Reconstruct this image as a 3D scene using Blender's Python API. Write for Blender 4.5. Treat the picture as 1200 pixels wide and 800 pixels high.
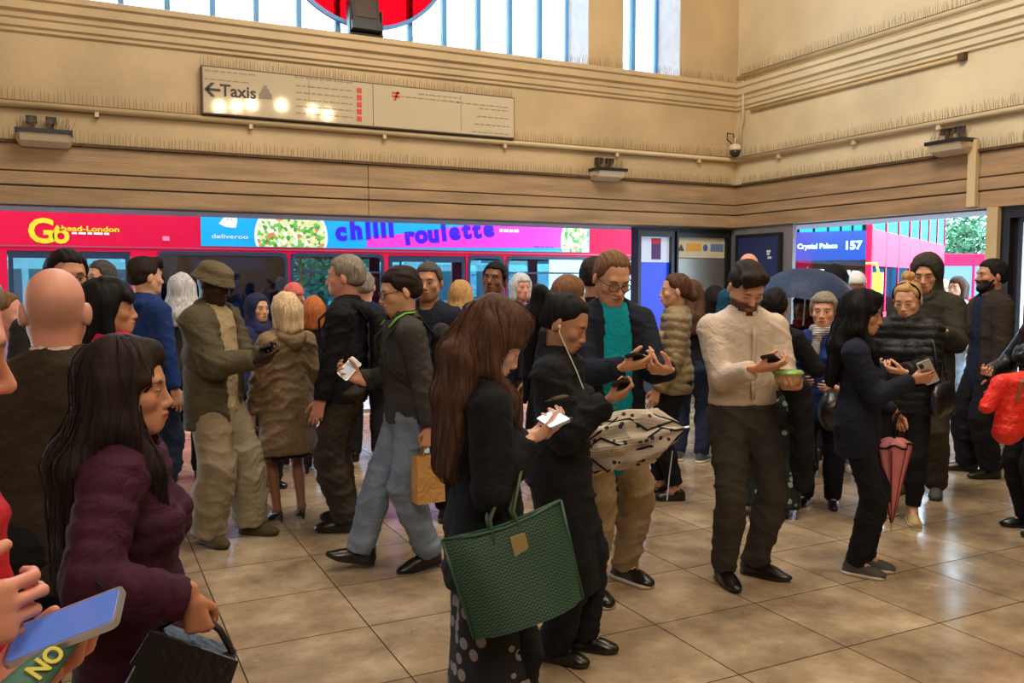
import bpy, bmesh, math, random, time
import numpy as np
from mathutils import Vector, Matrix, Euler
T0 = time.time()
for o in list(bpy.data.objects): bpy.data.objects.remove(o, do_unlink=True)
SC = bpy.context.scene
COL = SC.collection
R = math.radians
random.seed(7)

# ------------------------------------------------------------------ camera
CAMH, FPX, YAW, PITCH = 1.68, 1015.0, 26.4, 4.0
cd = bpy.data.cameras.new('camera'); cd.sensor_width = 36; cd.lens = FPX/1200*36
cd.clip_start = .05; cd.clip_end = 400
CAM = bpy.data.objects.new('camera', cd); COL.objects.link(CAM)
CAM.location = (0, 0, CAMH); CAM.rotation_euler = (R(90-PITCH), 0, -R(YAW))
SC.camera = CAM

# ------------------------------------------------------------------ world, overcast sky
W = bpy.data.worlds.new('overcast_sky'); SC.world = W; W.use_nodes = True
bg = W.node_tree.nodes['Background']
bg.inputs['Color'].default_value = (.58, .82, 1.0, 1); bg.inputs['Strength'].default_value = 10.0

def area_light(name, loc, size, energy, col, rot=(0, 0, 0), sy=None):
    l = bpy.data.lights.new(name, 'AREA'); l.energy = energy; l.color = col; l.size = size
    if sy: l.shape = 'RECTANGLE'; l.size_y = sy
    o = bpy.data.objects.new(name, l); COL.objects.link(o); o.location = loc; o.rotation_euler = rot
    return o
WARM = (1.0, .92, .79)
area_light('ceiling_lamp', (2.5, 5.0, 8.3), 4.0, 330, WARM, (R(32), 0, 0), 3.0)
area_light('ceiling_lamp', (4.0, 4.0, 8.3), 3.0, 330, WARM, (0, R(-32), 0), 4.0)
area_light('ceiling_lamp', (-1.0, -2.5, 6.8), 3.0, 230, WARM, (R(45), 0, R(-22)), 3.0)

vs = SC.view_settings
vs.view_transform = 'Standard'; vs.look = 'None'; vs.gamma = 1; vs.use_curve_mapping = False
vs.exposure = 0.0

# ------------------------------------------------------------------ pixel helpers (measuring the photograph)
_y, _p = R(YAW), R(PITCH)
FWD = np.array([math.sin(_y)*math.cos(_p), math.cos(_y)*math.cos(_p), -math.sin(_p)])
RGT = np.array([math.cos(_y), -math.sin(_y), 0]); UPV = np.cross(RGT, FWD)
CP = np.array([0, 0, CAMH])
def ray(px, py): return FWD + RGT*(px-600)/FPX - UPV*(py-400)/FPX
def onY(px, py, Y): d = ray(px, py); return CP + d*(Y/d[1])
def onX(px, py, X): d = ray(px, py); return CP + d*(X/d[0])
def onZ(px, py, Z=0): d = ray(px, py); return CP + d*((Z-CAMH)/d[2])
def atD(px, py, D): return CP + ray(px, py)*D          # D measured along the optical axis

# ------------------------------------------------------------------ mesh helpers
class MB:
    def __init__(s): s.v = []; s.f = []; s.m = []
    def add(s, vs, fs, mi=0):
        n = len(s.v); s.v += [tuple(map(float, v)) for v in vs]; s.f += [tuple(i+n for i in f) for f in fs]; s.m += [mi]*len(fs)
    def box(s, x0, x1, y0, y1, z0, z1, mi=0):
        s.add([(x0,y0,z0),(x1,y0,z0),(x1,y1,z0),(x0,y1,z0),(x0,y0,z1),(x1,y0,z1),(x1,y1,z1),(x0,y1,z1)],
              [(0,3,2,1),(4,5,6,7),(0,1,5,4),(1,2,6,5),(2,3,7,6),(3,0,4,7)], mi)
    def prism(s, poly, axis, a, b, mi=0):
        """poly: 2d outline, extruded along axis from a to b"""
        n = len(poly)
        def P(u, v, w): return {'x': (w,u,v), 'y': (u,w,v), 'z': (u,v,w)}[axis]
        vs = [P(u,v,a) for u,v in poly]+[P(u,v,b) for u,v in poly]
        fs = [tuple(range(n)), tuple(range(2*n-1, n-1, -1))]+[(i, n+i, n+(i+1)%n, (i+1)%n) for i in range(n)]
        s.add(vs, fs, mi)
    def tube(s, pts, r, n=8, mi=0, caps=True, flat=1.0):
        pts = [Vector(p) for p in pts]; m = len(pts)
        rs = r if hasattr(r, '__len__') else [r]*m
        vs = []; up = Vector((0,0,1)); prev = None
        for i, p in enumerate(pts):
            t = (pts[min(i+1,m-1)]-pts[max(i-1,0)]).normalized()
            if prev is None:
                a = t.cross(up)
                if a.length < .05: a = t.cross(Vector((1,0,0)))
                a.normalize()
            else:
                a = (prev - t*prev.dot(t)).normalized()
            prev = a; b = t.cross(a)
            for k in range(n):
                q = 2*math.pi*k/n; vs.append(p+a*math.cos(q)*rs[i]+b*math.sin(q)*rs[i]*flat)
        fs = [(i*n+k, i*n+(k+1)%n, (i+1)*n+(k+1)%n, (i+1)*n+k) for i in range(m-1) for k in range(n)]
        if caps: fs += [tuple(range(n-1,-1,-1)), tuple(range((m-1)*n, m*n))]
        s.add(vs, fs, mi)
    def lathe(s, prof, n=20, loc=(0,0,0), mi=0):
        vs = [(loc[0]+r*math.cos(2*math.pi*k/n), loc[1]+r*math.sin(2*math.pi*k/n), loc[2]+z) for r,z in prof for k in range(n)]
        m = len(prof)
        fs = [(i*n+k, i*n+(k+1)%n, (i+1)*n+(k+1)%n, (i+1)*n+k) for i in range(m-1) for k in range(n)]
        fs += [tuple(range(n-1,-1,-1)), tuple(range((m-1)*n, m*n))]
        s.add(vs, fs, mi)
    def build(s, name, mat, parent=None, smooth=False, bevel=0, kind=None, fix=True):
        me = bpy.data.meshes.new(name); me.from_pydata(s.v, [], s.f)
        for mt in (mat if isinstance(mat, (list, tuple)) else [mat]): me.materials.append(mt)
        if any(s.m):
            me.polygons.foreach_set('material_index', s.m)
        if fix or bevel:
            bm = bmesh.new(); bm.from_mesh(me)
            bmesh.ops.recalc_face_normals(bm, faces=bm.faces)
            if bevel:
                es = [e for e in bm.edges if len(e.link_faces) == 2 and e.calc_face_angle(0) > .5]
                bmesh.ops.bevel(bm, geom=es, offset=bevel, segments=2, profile=.5, affect='EDGES', clamp_overlap=True)
            bm.to_mesh(me); bm.free()
        if smooth: me.polygons.foreach_set('use_smooth', [True]*len(me.polygons))
        o = bpy.data.objects.new(name, me); COL.objects.link(o)
        if parent: o.parent = parent
        if kind: o['kind'] = kind
        return o
def empty(name, loc=(0,0,0), rz=0, parent=None):
    o = bpy.data.objects.new(name, None); COL.objects.link(o); o.empty_display_size = .1
    o.location = [float(a) for a in loc]; o.rotation_euler = (0, 0, rz)
    if parent: o.parent = parent
    return o
def tag(o, label, cat, group=None, kind=None):
    o['label'] = label
    if cat: o['category'] = cat
    if group: o['group'] = group
    if kind: o['kind'] = kind
    return o
def struct(o): o['kind'] = 'structure'; return o
def one(name, fn, mat, parent=None, **k):
    m = MB(); fn(m); return m.build(name, mat, parent, **k)
def boxo(name, b, mat, parent=None, **k):
    m = MB(); m.box(*b); return m.build(name, mat, parent, **k)
def text(name, s, mat, size, parent, mtx, bold=0.0, depth=.004, align='LEFT', shear=0, space=1.0, xs=1.0):
    c = bpy.data.curves.new(name, 'FONT'); c.body = s; c.size = size; c.extrude = depth; c.offset = bold
    c.align_x = align; c.shear = shear; c.space_character = space; c.resolution_u = 3
    t = bpy.data.objects.new('tmp', c); COL.objects.link(t)
    dg = bpy.context.evaluated_depsgraph_get(); dg.update()
    me = bpy.data.meshes.new_from_object(t.evaluated_get(dg)); bpy.data.objects.remove(t); bpy.data.curves.remove(c)
    me.transform(Matrix.Diagonal((xs,1,1,1))); me.materials.clear(); me.materials.append(mat)
    o = bpy.data.objects.new(name, me); COL.objects.link(o); o.parent = parent; o.matrix_local = mtx
    return o
FACE_NEG_Y = Matrix.Rotation(R(90), 4, 'X')            # text readable from -y
FACE_NEG_X = Matrix.Rotation(R(-90), 4, 'Z') @ Matrix.Rotation(R(90), 4, 'X')

# ------------------------------------------------------------------ materials
MATS = {}
def lin(c):
    return tuple(((x/12.92) if x <= .04045 else ((x+.055)/1.055)**2.4) for x in c)
def rgb(r, g, b): return lin((r/255, g/255, b/255))
def mat(name, col, rough=.6, metal=0, var=0.0, vscale=8, bump=0.0, bscale=60, spec=.5, emit=None, estr=0, alpha=1, trans=0, stretch=None, attr=None, coat=0, objrand=0, wave=None, sheen=0, wrinkle=0):
    if name in MATS: return MATS[name]
    m = bpy.data.materials.new(name); m.use_nodes = True; MATS[name] = m
    nt = m.node_tree; N = nt.nodes; L = nt.links; p = N['Principled BSDF']
    c4 = (*col, 1)
    p.inputs['Base Color'].default_value = c4; p.inputs['Roughness'].default_value = rough
    p.inputs['Metallic'].default_value = metal; p.inputs['Specular IOR Level'].default_value = spec
    if coat: p.inputs['Coat Weight'].default_value = coat; p.inputs['Coat Roughness'].default_value = .1
    if sheen: p.inputs['Sheen Weight'].default_value = sheen
    if emit: p.inputs['Emission Color'].default_value = (*emit, 1); p.inputs['Emission Strength'].default_value = estr
    if trans: p.inputs['Transmission Weight'].default_value = trans
    src = None
    tc = N.new('ShaderNodeTexCoord'); mp = N.new('ShaderNodeMapping'); L.new(tc.outputs['Object'], mp.inputs[0])
    if stretch: mp.inputs['Scale'].default_value = stretch
    if attr:
        a = N.new('ShaderNodeAttribute'); a.attribute_name = attr; src = a.outputs['Color']
    if var:
        n = N.new('ShaderNodeTexNoise'); n.inputs['Scale'].default_value = vscale; n.inputs['Detail'].default_value = 5
        L.new(mp.outputs[0], n.inputs['Vector'])
        hs = N.new('ShaderNodeMix'); hs.data_type = 'RGBA'; hs.blend_type = 'MULTIPLY'
        mr = N.new('ShaderNodeMapRange'); mr.inputs[1].default_value = .3; mr.inputs[2].default_value = .7
        mr.inputs[3].default_value = 1-var; mr.inputs[4].default_value = 1+var*.6
        L.new(n.outputs['Fac'], mr.inputs[0]); hs.inputs['Factor'].default_value = 1
        if src: L.new(src, hs.inputs['A'])
        else: hs.inputs['A'].default_value = c4
        L.new(mr.outputs[0], hs.inputs['B']); src = hs.outputs['Result']
    if objrand:
        oi = N.new('ShaderNodeObjectInfo'); mr = N.new('ShaderNodeMapRange')
        mr.inputs[3].default_value = 1-objrand; mr.inputs[4].default_value = 1+objrand
        L.new(oi.outputs['Random'], mr.inputs[0])
        hs = N.new('ShaderNodeMix'); hs.data_type = 'RGBA'; hs.blend_type = 'MULTIPLY'; hs.inputs['Factor'].default_value = 1
        if src: L.new(src, hs.inputs['A'])
        else: hs.inputs['A'].default_value = c4
        L.new(mr.outputs[0], hs.inputs['B']); src = hs.outputs['Result']
    if src: L.new(src, p.inputs['Base Color'])
    if bump:
        n = N.new('ShaderNodeTexNoise'); n.inputs['Scale'].default_value = bscale; n.inputs['Detail'].default_value = 4
        L.new(mp.outputs[0], n.inputs['Vector'])
        b = N.new('ShaderNodeBump'); b.inputs['Strength'].default_value = bump; b.inputs['Distance'].default_value = .01
        L.new(n.outputs['Fac'], b.inputs['Height']); L.new(b.outputs[0], p.inputs['Normal'])
        if wrinkle:
            n2 = N.new('ShaderNodeTexNoise'); n2.inputs['Scale'].default_value = 13; n2.inputs['Detail'].default_value = 3; n2.inputs['Distortion'].default_value = 1.6
            L.new(mp.outputs[0], n2.inputs['Vector'])
            b2 = N.new('ShaderNodeBump'); b2.inputs['Strength'].default_value = wrinkle; b2.inputs['Distance'].default_value = .03
            L.new(n2.outputs['Fac'], b2.inputs['Height']); L.new(b.outputs[0], b2.inputs['Normal']); L.new(b2.outputs[0], p.inputs['Normal'])
    return m
def glass(name, tint, rough=.03, fac=.25, film=(1,1,1)):
    """thin pane: see-through tint mixed with a mirror film"""
    if name in MATS: return MATS[name]
    m = bpy.data.materials.new(name); m.use_nodes = True; MATS[name] = m
    N = m.node_tree.nodes; L = m.node_tree.links; N.remove(N['Principled BSDF'])
    t = N.new('ShaderNodeBsdfTransparent'); t.inputs[0].default_value = (*tint, 1)
    g = N.new('ShaderNodeBsdfGlossy'); g.inputs['Roughness'].default_value = rough; g.inputs['Color'].default_value = (*film, 1)
    mx = N.new('ShaderNodeMixShader'); f = N.new('ShaderNodeFresnel'); f.inputs[0].default_value = 1.5
    ad = N.new('ShaderNodeMath'); ad.inputs[1].default_value = fac; L.new(f.outputs[0], ad.inputs[0])
    L.new(ad.outputs[0], mx.inputs[0]); L.new(t.outputs[0], mx.inputs[1]); L.new(g.outputs[0], mx.inputs[2])
    L.new(mx.outputs[0], N['Material Output'].inputs[0])
    return m
# ================================================================== SETTING
YA, XB, LZ = 10.1, 8.7, 2.46          # wall planes and lintel height
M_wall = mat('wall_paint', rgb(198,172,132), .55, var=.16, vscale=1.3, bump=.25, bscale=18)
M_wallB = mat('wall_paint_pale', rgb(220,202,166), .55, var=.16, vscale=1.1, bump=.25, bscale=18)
M_stone = mat('travertine', rgb(168,138,104), .6, var=.28, vscale=5, bump=.4, bscale=30, stretch=(.25,.25,2.2))
M_dirt = mat('dirty_ledge', rgb(92,70,46), .8, var=.4, vscale=9)
M_grout = mat('grout', rgb(80,64,48), .9, var=.2, spec=.1)
M_ceil = mat('ceiling_plaster', rgb(190,165,125), .8)
M_soffit = mat('soffit_paint', rgb(120,116,120), .6, var=.1)
M_spike = mat('spike_steel', rgb(120,96,66), .5, metal=.3)
M_pipe = mat('conduit_paint', rgb(210,186,144), .5, var=.1, vscale=3)
M_black = mat('black_paint', rgb(22,22,26), .4)
M_dark = mat('dark_metal', rgb(34,34,40), .45, metal=.3)
M_bluef = mat('window_frame_blue', rgb(92,158,220), .5)
M_reveal = mat('reveal_paint', rgb(228,234,244), .6, var=.08)

# ---- floor: slab of grout, tiles one by one where the camera can see them
floor = struct(boxo('floor', (-7, XB+.9, -6, YA+.9, -.12, -.004), M_grout))
tm = MB(); tx, ty, g = .632, .605, .002
a, b = tx/2-g, ty/2-g; i_ = .0015
tm.add([(-a,-b,-.01),(a,-b,-.01),(a,b,-.01),(-a,b,-.01),(-a,-b,-.0022),(a,-b,-.0022),(a,b,-.0022),(-a,b,-.0022),
        (-a+i_,-b+i_,0),(a-i_,-b+i_,0),(a-i_,b-i_,0),(-a+i_,b-i_,0)],
       [(0,1,5,4),(1,2,6,5),(2,3,7,6),(3,0,4,7),(4,5,9,8),(5,6,10,9),(6,7,11,10),(7,4,8,11)], 1)
tm.add(tm.v[8:12], [(0,1,2,3)], 0)
def floor_mat():
    m = bpy.data.materials.new('stone_floor'); m.use_nodes = True
    N = m.node_tree.nodes; L = m.node_tree.links; p = N['Principled BSDF']
    tc = N.new('ShaderNodeTexCoord'); geo = N.new('ShaderNodeNewGeometry')
    n = N.new('ShaderNodeTexNoise'); n.inputs['Scale'].default_value = 2.6; n.inputs['Detail'].default_value = 8; n.inputs['Roughness'].default_value = .65
    L.new(geo.outputs['Position'], n.inputs['Vector'])
    cr = N.new('ShaderNodeValToRGB'); e = cr.color_ramp.elements
    e[0].position = .28; e[0].color = (*rgb(112,95,76), 1); e[1].position = .72; e[1].color = (*rgb(198,178,150), 1)
    x = e.new(.5); x.color = (*rgb(160,138,111), 1)
    L.new(n.outputs['Fac'], cr.inputs[0])
    oi = N.new('ShaderNodeObjectInfo'); mr = N.new('ShaderNodeMapRange'); mr.inputs[3].default_value = .86; mr.inputs[4].default_value = 1.1
    L.new(oi.outputs['Random'], mr.inputs[0])
    mx = N.new('ShaderNodeMix'); mx.data_type = 'RGBA'; mx.blend_type = 'MULTIPLY'; mx.inputs['Factor'].default_value = 1
    L.new(cr.outputs[0], mx.inputs['A']); L.new(mr.outputs[0], mx.inputs['B']); L.new(mx.outputs['Result'], p.inputs['Base Color'])
    n2 = N.new('ShaderNodeTexNoise'); n2.inputs['Scale'].default_value = 1.4; n2.inputs['Detail'].default_value = 6
    L.new(geo.outputs['Position'], n2.inputs['Vector'])
    r2 = N.new('ShaderNodeMapRange'); r2.inputs[1].default_value = .35; r2.inputs[2].default_value = .65; r2.inputs[3].default_value = .10; r2.inputs[4].default_value = .32
    L.new(n2.outputs['Fac'], r2.inputs[0]); L.new(r2.outputs[0], p.inputs['Roughness'])
    n3 = N.new('ShaderNodeTexNoise'); n3.inputs['Scale'].default_value = 14; n3.inputs['Detail'].default_value = 5
    L.new(geo.outputs['Position'], n3.inputs['Vector'])
    bp = N.new('ShaderNodeBump'); bp.inputs['Strength'].default_value = .10; bp.inputs['Distance'].default_value = .01
    L.new(n3.outputs['Fac'], bp.inputs['Height']); L.new(bp.outputs[0], p.inputs['Normal'])
    return m
M_floor = floor_mat()
proto = tm.build('floor_tile', [M_floor, M_grout], floor, fix=False); first = True
rest = MB(); nt_ = 0
for i in range(-12, 15):
    for j in range(-15, 15):
        cx, cy = .575+tx*(i+.5), 2.79+ty*(j+.5)
        if cx-a < -7 or cx+a > XB+.85 or cy-b < -6 or cy+b > YA+.8: continue
        dv = np.array([cx, cy, -CAMH]); z = dv@FWD
        vis = z > .5 and abs(dv@RGT/z)*FPX < 680 and (-(dv@UPV)/z*FPX) < 520 and nt_ < 298
        if vis:
            o = proto if first else proto.copy()
            if not first: COL.objects.link(o)
            o.location = (cx, cy, 0); first = False; nt_ += 1
        else:
            rest.add([(v[0]+cx, v[1]+cy, v[2]) for v in tm.v], tm.f)
rest.m = tm.m*(len(rest.f)//len(tm.f)); rest.build('floor_tile_field', [M_floor, M_grout], floor, kind='stuff', fix=False)

# ---- walls
wallA = struct(one('wall_back', lambda m: (
    m.box(-7, XB+.85, YA+.03, YA+.85, 3.07, 4.16),), M_wall))
# beam courses (travertine) on both walls: each course its own piece, joints recessed
courses = [(LZ, 2.635), (2.65, 2.78), (2.795, 3.06)]
coreA = struct(boxo('trim_1', (-7, XB+.85, YA+.015, YA+.85, LZ+.004, 3.07), M_dirt))
for k, (z0, z1) in enumerate(courses):
    for xa, xb in ((-7, -1.2), (-1.195, 3.1), (3.105, XB+.01)):
        boxo('stone_course', (xa, xb, YA-.012*(k % 2), YA+.5, z0, z1), M_stone, coreA, bevel=.008)
boxo('ledge', (-7, XB, YA-.035, YA+.1, 3.062, 3.085), M_dirt, coreA)
boxo('soffit', (-7, XB+.8, YA+.1, YA+.83, LZ-.02, LZ+.02), M_soffit, coreA)
wallB = struct(one('wall_right', lambda m: m.box(XB+.03, XB+.85, -6, YA+.85, 3.07, 4.16), M_wallB))
coreB = struct(boxo('trim_2', (XB+.015, XB+.85, -6, YA+.03, LZ+.004, 3.07), M_dirt))
for k, (z0, z1) in enumerate(courses):
    for ya, yb in ((-6, 2.2), (2.205, 6.2), (6.205, YA+.01)):
        boxo('stone_course', (XB-.012*(k % 2), XB+.5, ya, yb, z0, z1), M_stone, coreB, bevel=.008)
boxo('ledge', (XB-.035, XB+.1, -6, YA, 3.062, 3.085), M_dirt, coreB)
boxo('soffit', (XB+.1, XB+.83, -6, YA+.1, LZ-.02, LZ+.02), M_soffit, coreB)
# cornices (stepped profile)
prof = [(.0,4.15),(-.03,4.17),(-.03,4.20),(-.055,4.22),(-.055,4.28),(-.075,4.30),(-.075,4.345),(-.115,4.37),(-.115,4.45),(-.14,4.47),(-.14,4.52),(-.1,4.54),(.85,4.54),(.85,4.15)]
struct(one('trim_3', lambda m: m.prism([(YA+.03+u, z) for u, z in prof], 'x', -7, XB+.85), M_wall))
struct(one('trim_4', lambda m: m.prism([(XB+.03+u, z) for u, z in prof], 'y', -6, YA+.85), M_wallB))
# upper back wall with its windows
sill = 4.54
xw0, xw1 = onY(86, 20, YA+.03)[0], onY(690, 90, YA+.03)[0]
xv0, xv1 = onY(730, 95, YA+.03)[0], onY(797, 100, YA+.03)[0]
struct(one('wall_back_upper', lambda m: (m.box(-7, xw0, YA+.03, YA+.63, sill, 9), m.box(xw1, xv0, YA+.03, YA+.63, sill, 9),
    m.box(xv1, XB+.6, YA+.03, YA+.63, sill, 9), m.box(xw0, xv1, YA+.03, YA+.63, 8.2, 9)), M_wall))
struct(boxo('wall_right_upper', (XB+.03, XB+.6, -6, YA+.03, sill, 9), M_wallB))
for nm, x in (('reveal', xw1), ('reveal', xv1)):
    pass
struct(one('wall_left', lambda m: m.box(-7.3, -7, -6, YA+.85, -.05, 9), M_wall))
struct(one('wall_front', lambda m: m.box(-7.3, XB+.6, -6.3, -6, -.05, 9), M_wall))
struct(one('ceiling', lambda m: m.box(-7.3, XB+.6, -6.3, YA+.6, 9, 9.2), M_ceil))
M_sky = glass('clear_glass', (.93,.97,1.0), .02, .03)
def window(n, x0, x1, mull):
    w = struct(one('window_%d' % n, lambda m: (m.box(x0, x1, YA+.56, YA+.62, sill, sill+.05), m.box(x0, x1, YA+.56, YA+.62, 8.15, 8.2),
        m.box(x0, x0+.05, YA+.56, YA+.62, sill, 8.2), m.box(x1-.05, x1, YA+.56, YA+.62, sill, 8.2)), M_bluef))
    for x in mull: boxo('mullion', (x-.03, x+.03, YA+.54, YA+.63, sill+.04, 8.18), M_bluef, w)
    xs = [x0]+list(mull)+[x1]
    for p, q in zip(xs[:-1], xs[1:]):
        boxo('pane', (p+.03, q-.03, YA+.585, YA+.592, sill+.05, 8.15), M_sky, w)
    return w
mull1 = [onY(px, 20, YA+.58)[0] for px in (142, 196, 249, 300, 350, 395, 437, 480, 520, 560, 597, 632)]
w1 = window(1, xw0, xw1, mull1)
w2 = window(2, xv0, xv1, [onY(741, 60, YA+.58)[0], onY(771, 60, YA+.58)[0]])
def rev(x, p): boxo('reveal', (x-.012, x, YA+.04, YA+.56, sill+.002, 8.19), M_reveal, p)
rev(xw1, w1); rev(xv1, w2)
# roundel in the big window: red glass ring with a pale blue rim, a blue bar across
rc = onY(427, -78, YA+.52); rr = .118*rc[1]/FPX*1000*1.0
dpx = np.linalg.norm(onY(427, 35, YA+.52)-rc)
M_red = mat('roundel_red', rgb(225,20,40), .4, emit=rgb(235,20,40), estr=.0)
M_redg = bpy.data.materials.new('stained_red_glass'); M_redg.use_nodes = True
N = M_redg.node_tree.nodes; L = M_redg.node_tree.links
tl = N.new('ShaderNodeBsdfTranslucent'); tl.inputs[0].default_value = (.9,.01,.02,1); tp = N.new('ShaderNodeBsdfTransparent'); tp.inputs[0].default_value = (.62,.03,.06,1)
mx = N.new('ShaderNodeMixShader'); mx.inputs[0].default_value = .2; L.new(tp.outputs[0], mx.inputs[1]); L.new(tl.outputs[0], mx.inputs[2]); L.new(mx.outputs[0], N['Material Output'].inputs[0])
rd = empty('station_roundel', (rc[0], YA+.5, rc[2]))
def ring(m, r0, r1, y0, y1, n=72):
    v = []
    for k in range(n):
        q = 2*math.pi*k/n; c, s_ = math.cos(q), math.sin(q)
        v += [(r0*c,y0,r0*s_),(r1*c,y0,r1*s_),(r1*c,y1,r1*s_),(r0*c,y1,r0*s_)]
    f = []
    for k in range(n):
        k2 = (k+1) % n
        for e in range(4): f.append((4*k+e, 4*k+(e+1) % 4, 4*k2+(e+1) % 4, 4*k2+e))
    m.add(v, f)
one('rim', lambda m: ring(m, dpx-.045, dpx, -.03, .03), mat('roundel_rim', rgb(90,150,215), .4), rd)
one('red_ring', lambda m: ring(m, dpx*.62, dpx-.045, -.008, .008), M_redg, rd)
boxo('bar', (-dpx*1.22, dpx*1.22, -.02, .02, -.2, .2), mat('roundel_blue', rgb(20,50,150), .4), rd)
tag(rd, 'large red roundel ring with pale blue rim hanging in the high window', 'emblem')

# ---- left end of the back opening and right-hand panels under the lintel (back wall)
def pa(px, py, Y=YA): p = onY(px, py, Y); return p[0], p[2]
def pb(px, py, X=XB): p = onX(px, py, X); return p[1], p[2]
xA = [pa(px, 300)[0] for px in (749, 788, 797, 853, 862)]
M_steel = mat('brushed_steel', rgb(150,145,138), .35, metal=.7, var=.1)
struct(boxo('wall_panel_back', (xA[0], XB+.5, YA+.12, YA+.2, -.02, LZ+.01), M_dark))
pc = tag(empty('poster_case', (xA[0], YA+.1, 0)), 'dark framed poster case with pale and blue poster beside the back opening', 'poster case')
zt, zb, zm = pa(770, 277)[1], 1.0, pa(770, 307)[1]
w = xA[1]-xA[0]
one('frame', lambda m: (m.box(0, .05, -.08, .02, .3, zt+.08), m.box(w-.0, w+.05, -.08, .02, .3, zt+.08), m.box(.05, w, -.08, .02, zt, zt+.08), m.box(.05, w, -.08, .02, .3, .4)), M_black, pc)
boxo('poster', (.05, w, -.02, .0, zm, zt), mat('poster_pale', rgb(190,198,225), .35, emit=rgb(190,205,235), estr=.35), pc)
boxo('blue_field', (.05, w, -.02, .0, .4, zm), mat('poster_blue', rgb(20,50,200), .35, emit=rgb(15,50,225), estr=.5), pc)
def pic(m): m.box(w*.46, w*.74, -.026, -.02, zm+.04, zt-.02)
nb = one('notice', pic, mat('notice_purple', rgb(90,40,120), .5), pc); boxo('notice_head', (w*.46, w*.74, -.03, -.026, zt-.1, zt-.02), mat('notice_red', rgb(200,40,60), .5), nb)
ip = tag(empty('information_panel', (xA[2], YA+.1, 0)), 'steel panel with yellow and blue safety notice in the corner', 'panel')
w = xA[3]-xA[2]; zt, zm = pa(825, 278)[1], pa(825, 302)[1]
one('frame', lambda m: (m.box(-.03, 0, -.07, .02, .2, zt+.08), m.box(w, w+.04, -.07, .02, .2, zt+.08), m.box(0, w, -.07, .02, zt, zt+.06), m.box(0, w, -.07, .02, .2, .28)), M_black, ip)
boxo('notice_board', (0, w, -.02, 0, zm, zt), mat('notice_cream', rgb(205,195,170), .5), ip)
boxo('steel_sheet', (0, w, -.025, 0, .28, zm-.01), M_steel, ip)
zc = (zm+zt)/2
one('warning_triangle', lambda m: m.prism([(.02, zc-.05), (.13, zc-.05), (.075, zc+.05)], 'y', -.026, -.02), mat('ink_grey', rgb(80,72,60), .6), ip)
boxo('yellow_notice', (w*.2, w*.5, -.026, -.02, zc-.05, zc+.06), mat('notice_yellow', rgb(215,160,50), .5), ip)
one('mandatory_disc', lambda m: m.prism([(w*.59+.04*math.cos(q*.4), zc+.05*math.sin(q*.4)) for q in range(16)], 'y', -.026, -.02), mat('notice_blue', rgb(60,90,160), .5), ip)
boxo('blue_notice', (w*.7, w*.97, -.026, -.02, zc-.05, zc+.06), mat('notice_blue2', rgb(105,125,170), .5), ip)
# right-hand wall: blue panel, jamb, opening, pillar, black door
yB = [pb(px, 300)[0] for px in (866, 913, 926, 1155, 1168, 1176)]
struct(boxo('wall_right_corner', (XB+.04, XB+.10, yB[2], YA+.12, -.02, LZ+.01), M_soffit))
bp_ = tag(empty('blue_panel', (XB+.0, yB[1], 0)), 'dark blue panel with small white symbol in the corner beside the exit', 'panel')
d = yB[0]-yB[1]; zt = pb(890, 277)[1]
boxo('board', (-.02, .03, 0, d, .2, zt), mat('panel_blue', rgb(32,44,92), .45), bp_)
one('frame', lambda m: (m.box(-.03, .03, -.04, 0, .2, zt+.04), m.box(-.03, .03, d, d+.05, .2, zt+.04), m.box(-.03, .03, 0, d, zt, zt+.04)), M_black, bp_)
sy, sz = pb(903, 298); sy -= yB[1]
one('symbol', lambda m: (m.box(-.026, -.02, sy-.02, sy+.05, sz+.03, sz+.06), m.box(-.026, -.02, sy, sy+.045, sz-.01, sz+.025), m.box(-.026, -.02, sy-.04, sy+.03, sz-.06, sz-.03)), mat('white_print', rgb(225,225,225), .5), bp_)
struct(boxo('pillar_exit', (XB-.01, XB+.8, yB[4], yB[3], -.02, LZ+.002), M_wall))
struct(boxo('wall_right_lower', (XB+.2, XB+.8, -6, yB[4], -.02, LZ+.01), M_dark))
dr = struct(boxo('door_1', (XB+.13, XB+.19, yB[4]-1.5, yB[4]-.05, 0, 2.34), mat('door_dark', rgb(30,30,40), .4)))
one('door_frame', lambda m: (m.box(XB+.05, XB+.2, yB[4]-.1, yB[4]-.001, 0, LZ-.002), m.box(XB+.05, XB+.2, yB[4]-1.6, yB[4]-.1, 2.34, LZ-.002)), M_dark, dr)
yd = [pb(px, 300)[0] for px in (1190, 1194)]
one('chrome_edge', lambda m: (m.box(XB+.11, XB+.13, yd[1]-.0, yd[0], .05, pb(1192, 260)[1]), m.box(XB+.11, XB+.13, yd[1]-.9, yd[1], pb(1192, 260)[1]-.03, pb(1192, 260)[1])), mat('chrome', rgb(200,200,205), .25, metal=.9), dr)

# ---- bird spikes: rows of fine pins nobody could count
def spikes(name, p0, p1, hgt, parent, n, lean):
    p0, p1 = Vector(p0), Vector(p1); m = MB(); rnd = random.Random(n)
    for k in range(n):
        b = p0.lerp(p1, (k+rnd.random()*.5)/n)
        for s in (-1, 1):
            t = b + Vector(lean)*rnd.uniform(-.5, 1)*hgt + Vector((0, 0, hgt*rnd.uniform(.6, 1.05)))
            w_ = .0022
            dx = (p1-p0).normalized()*w_
            m.add([b-dx, b+dx, t+dx*.5, t-dx*.5], [(0,1,2,3)])
    return m.build(name, M_spike, parent, kind='stuff', fix=False)
def spike_strip(lab, p0, p1, hgt, n, lean):
    e = MB(); e.tube([p0, p1], .008, 6); o = e.build('bird_spike_strip', M_spike); tag(o, lab, 'bird spikes')
    spikes('pins', p0, p1, hgt, o, n, lean)
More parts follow.
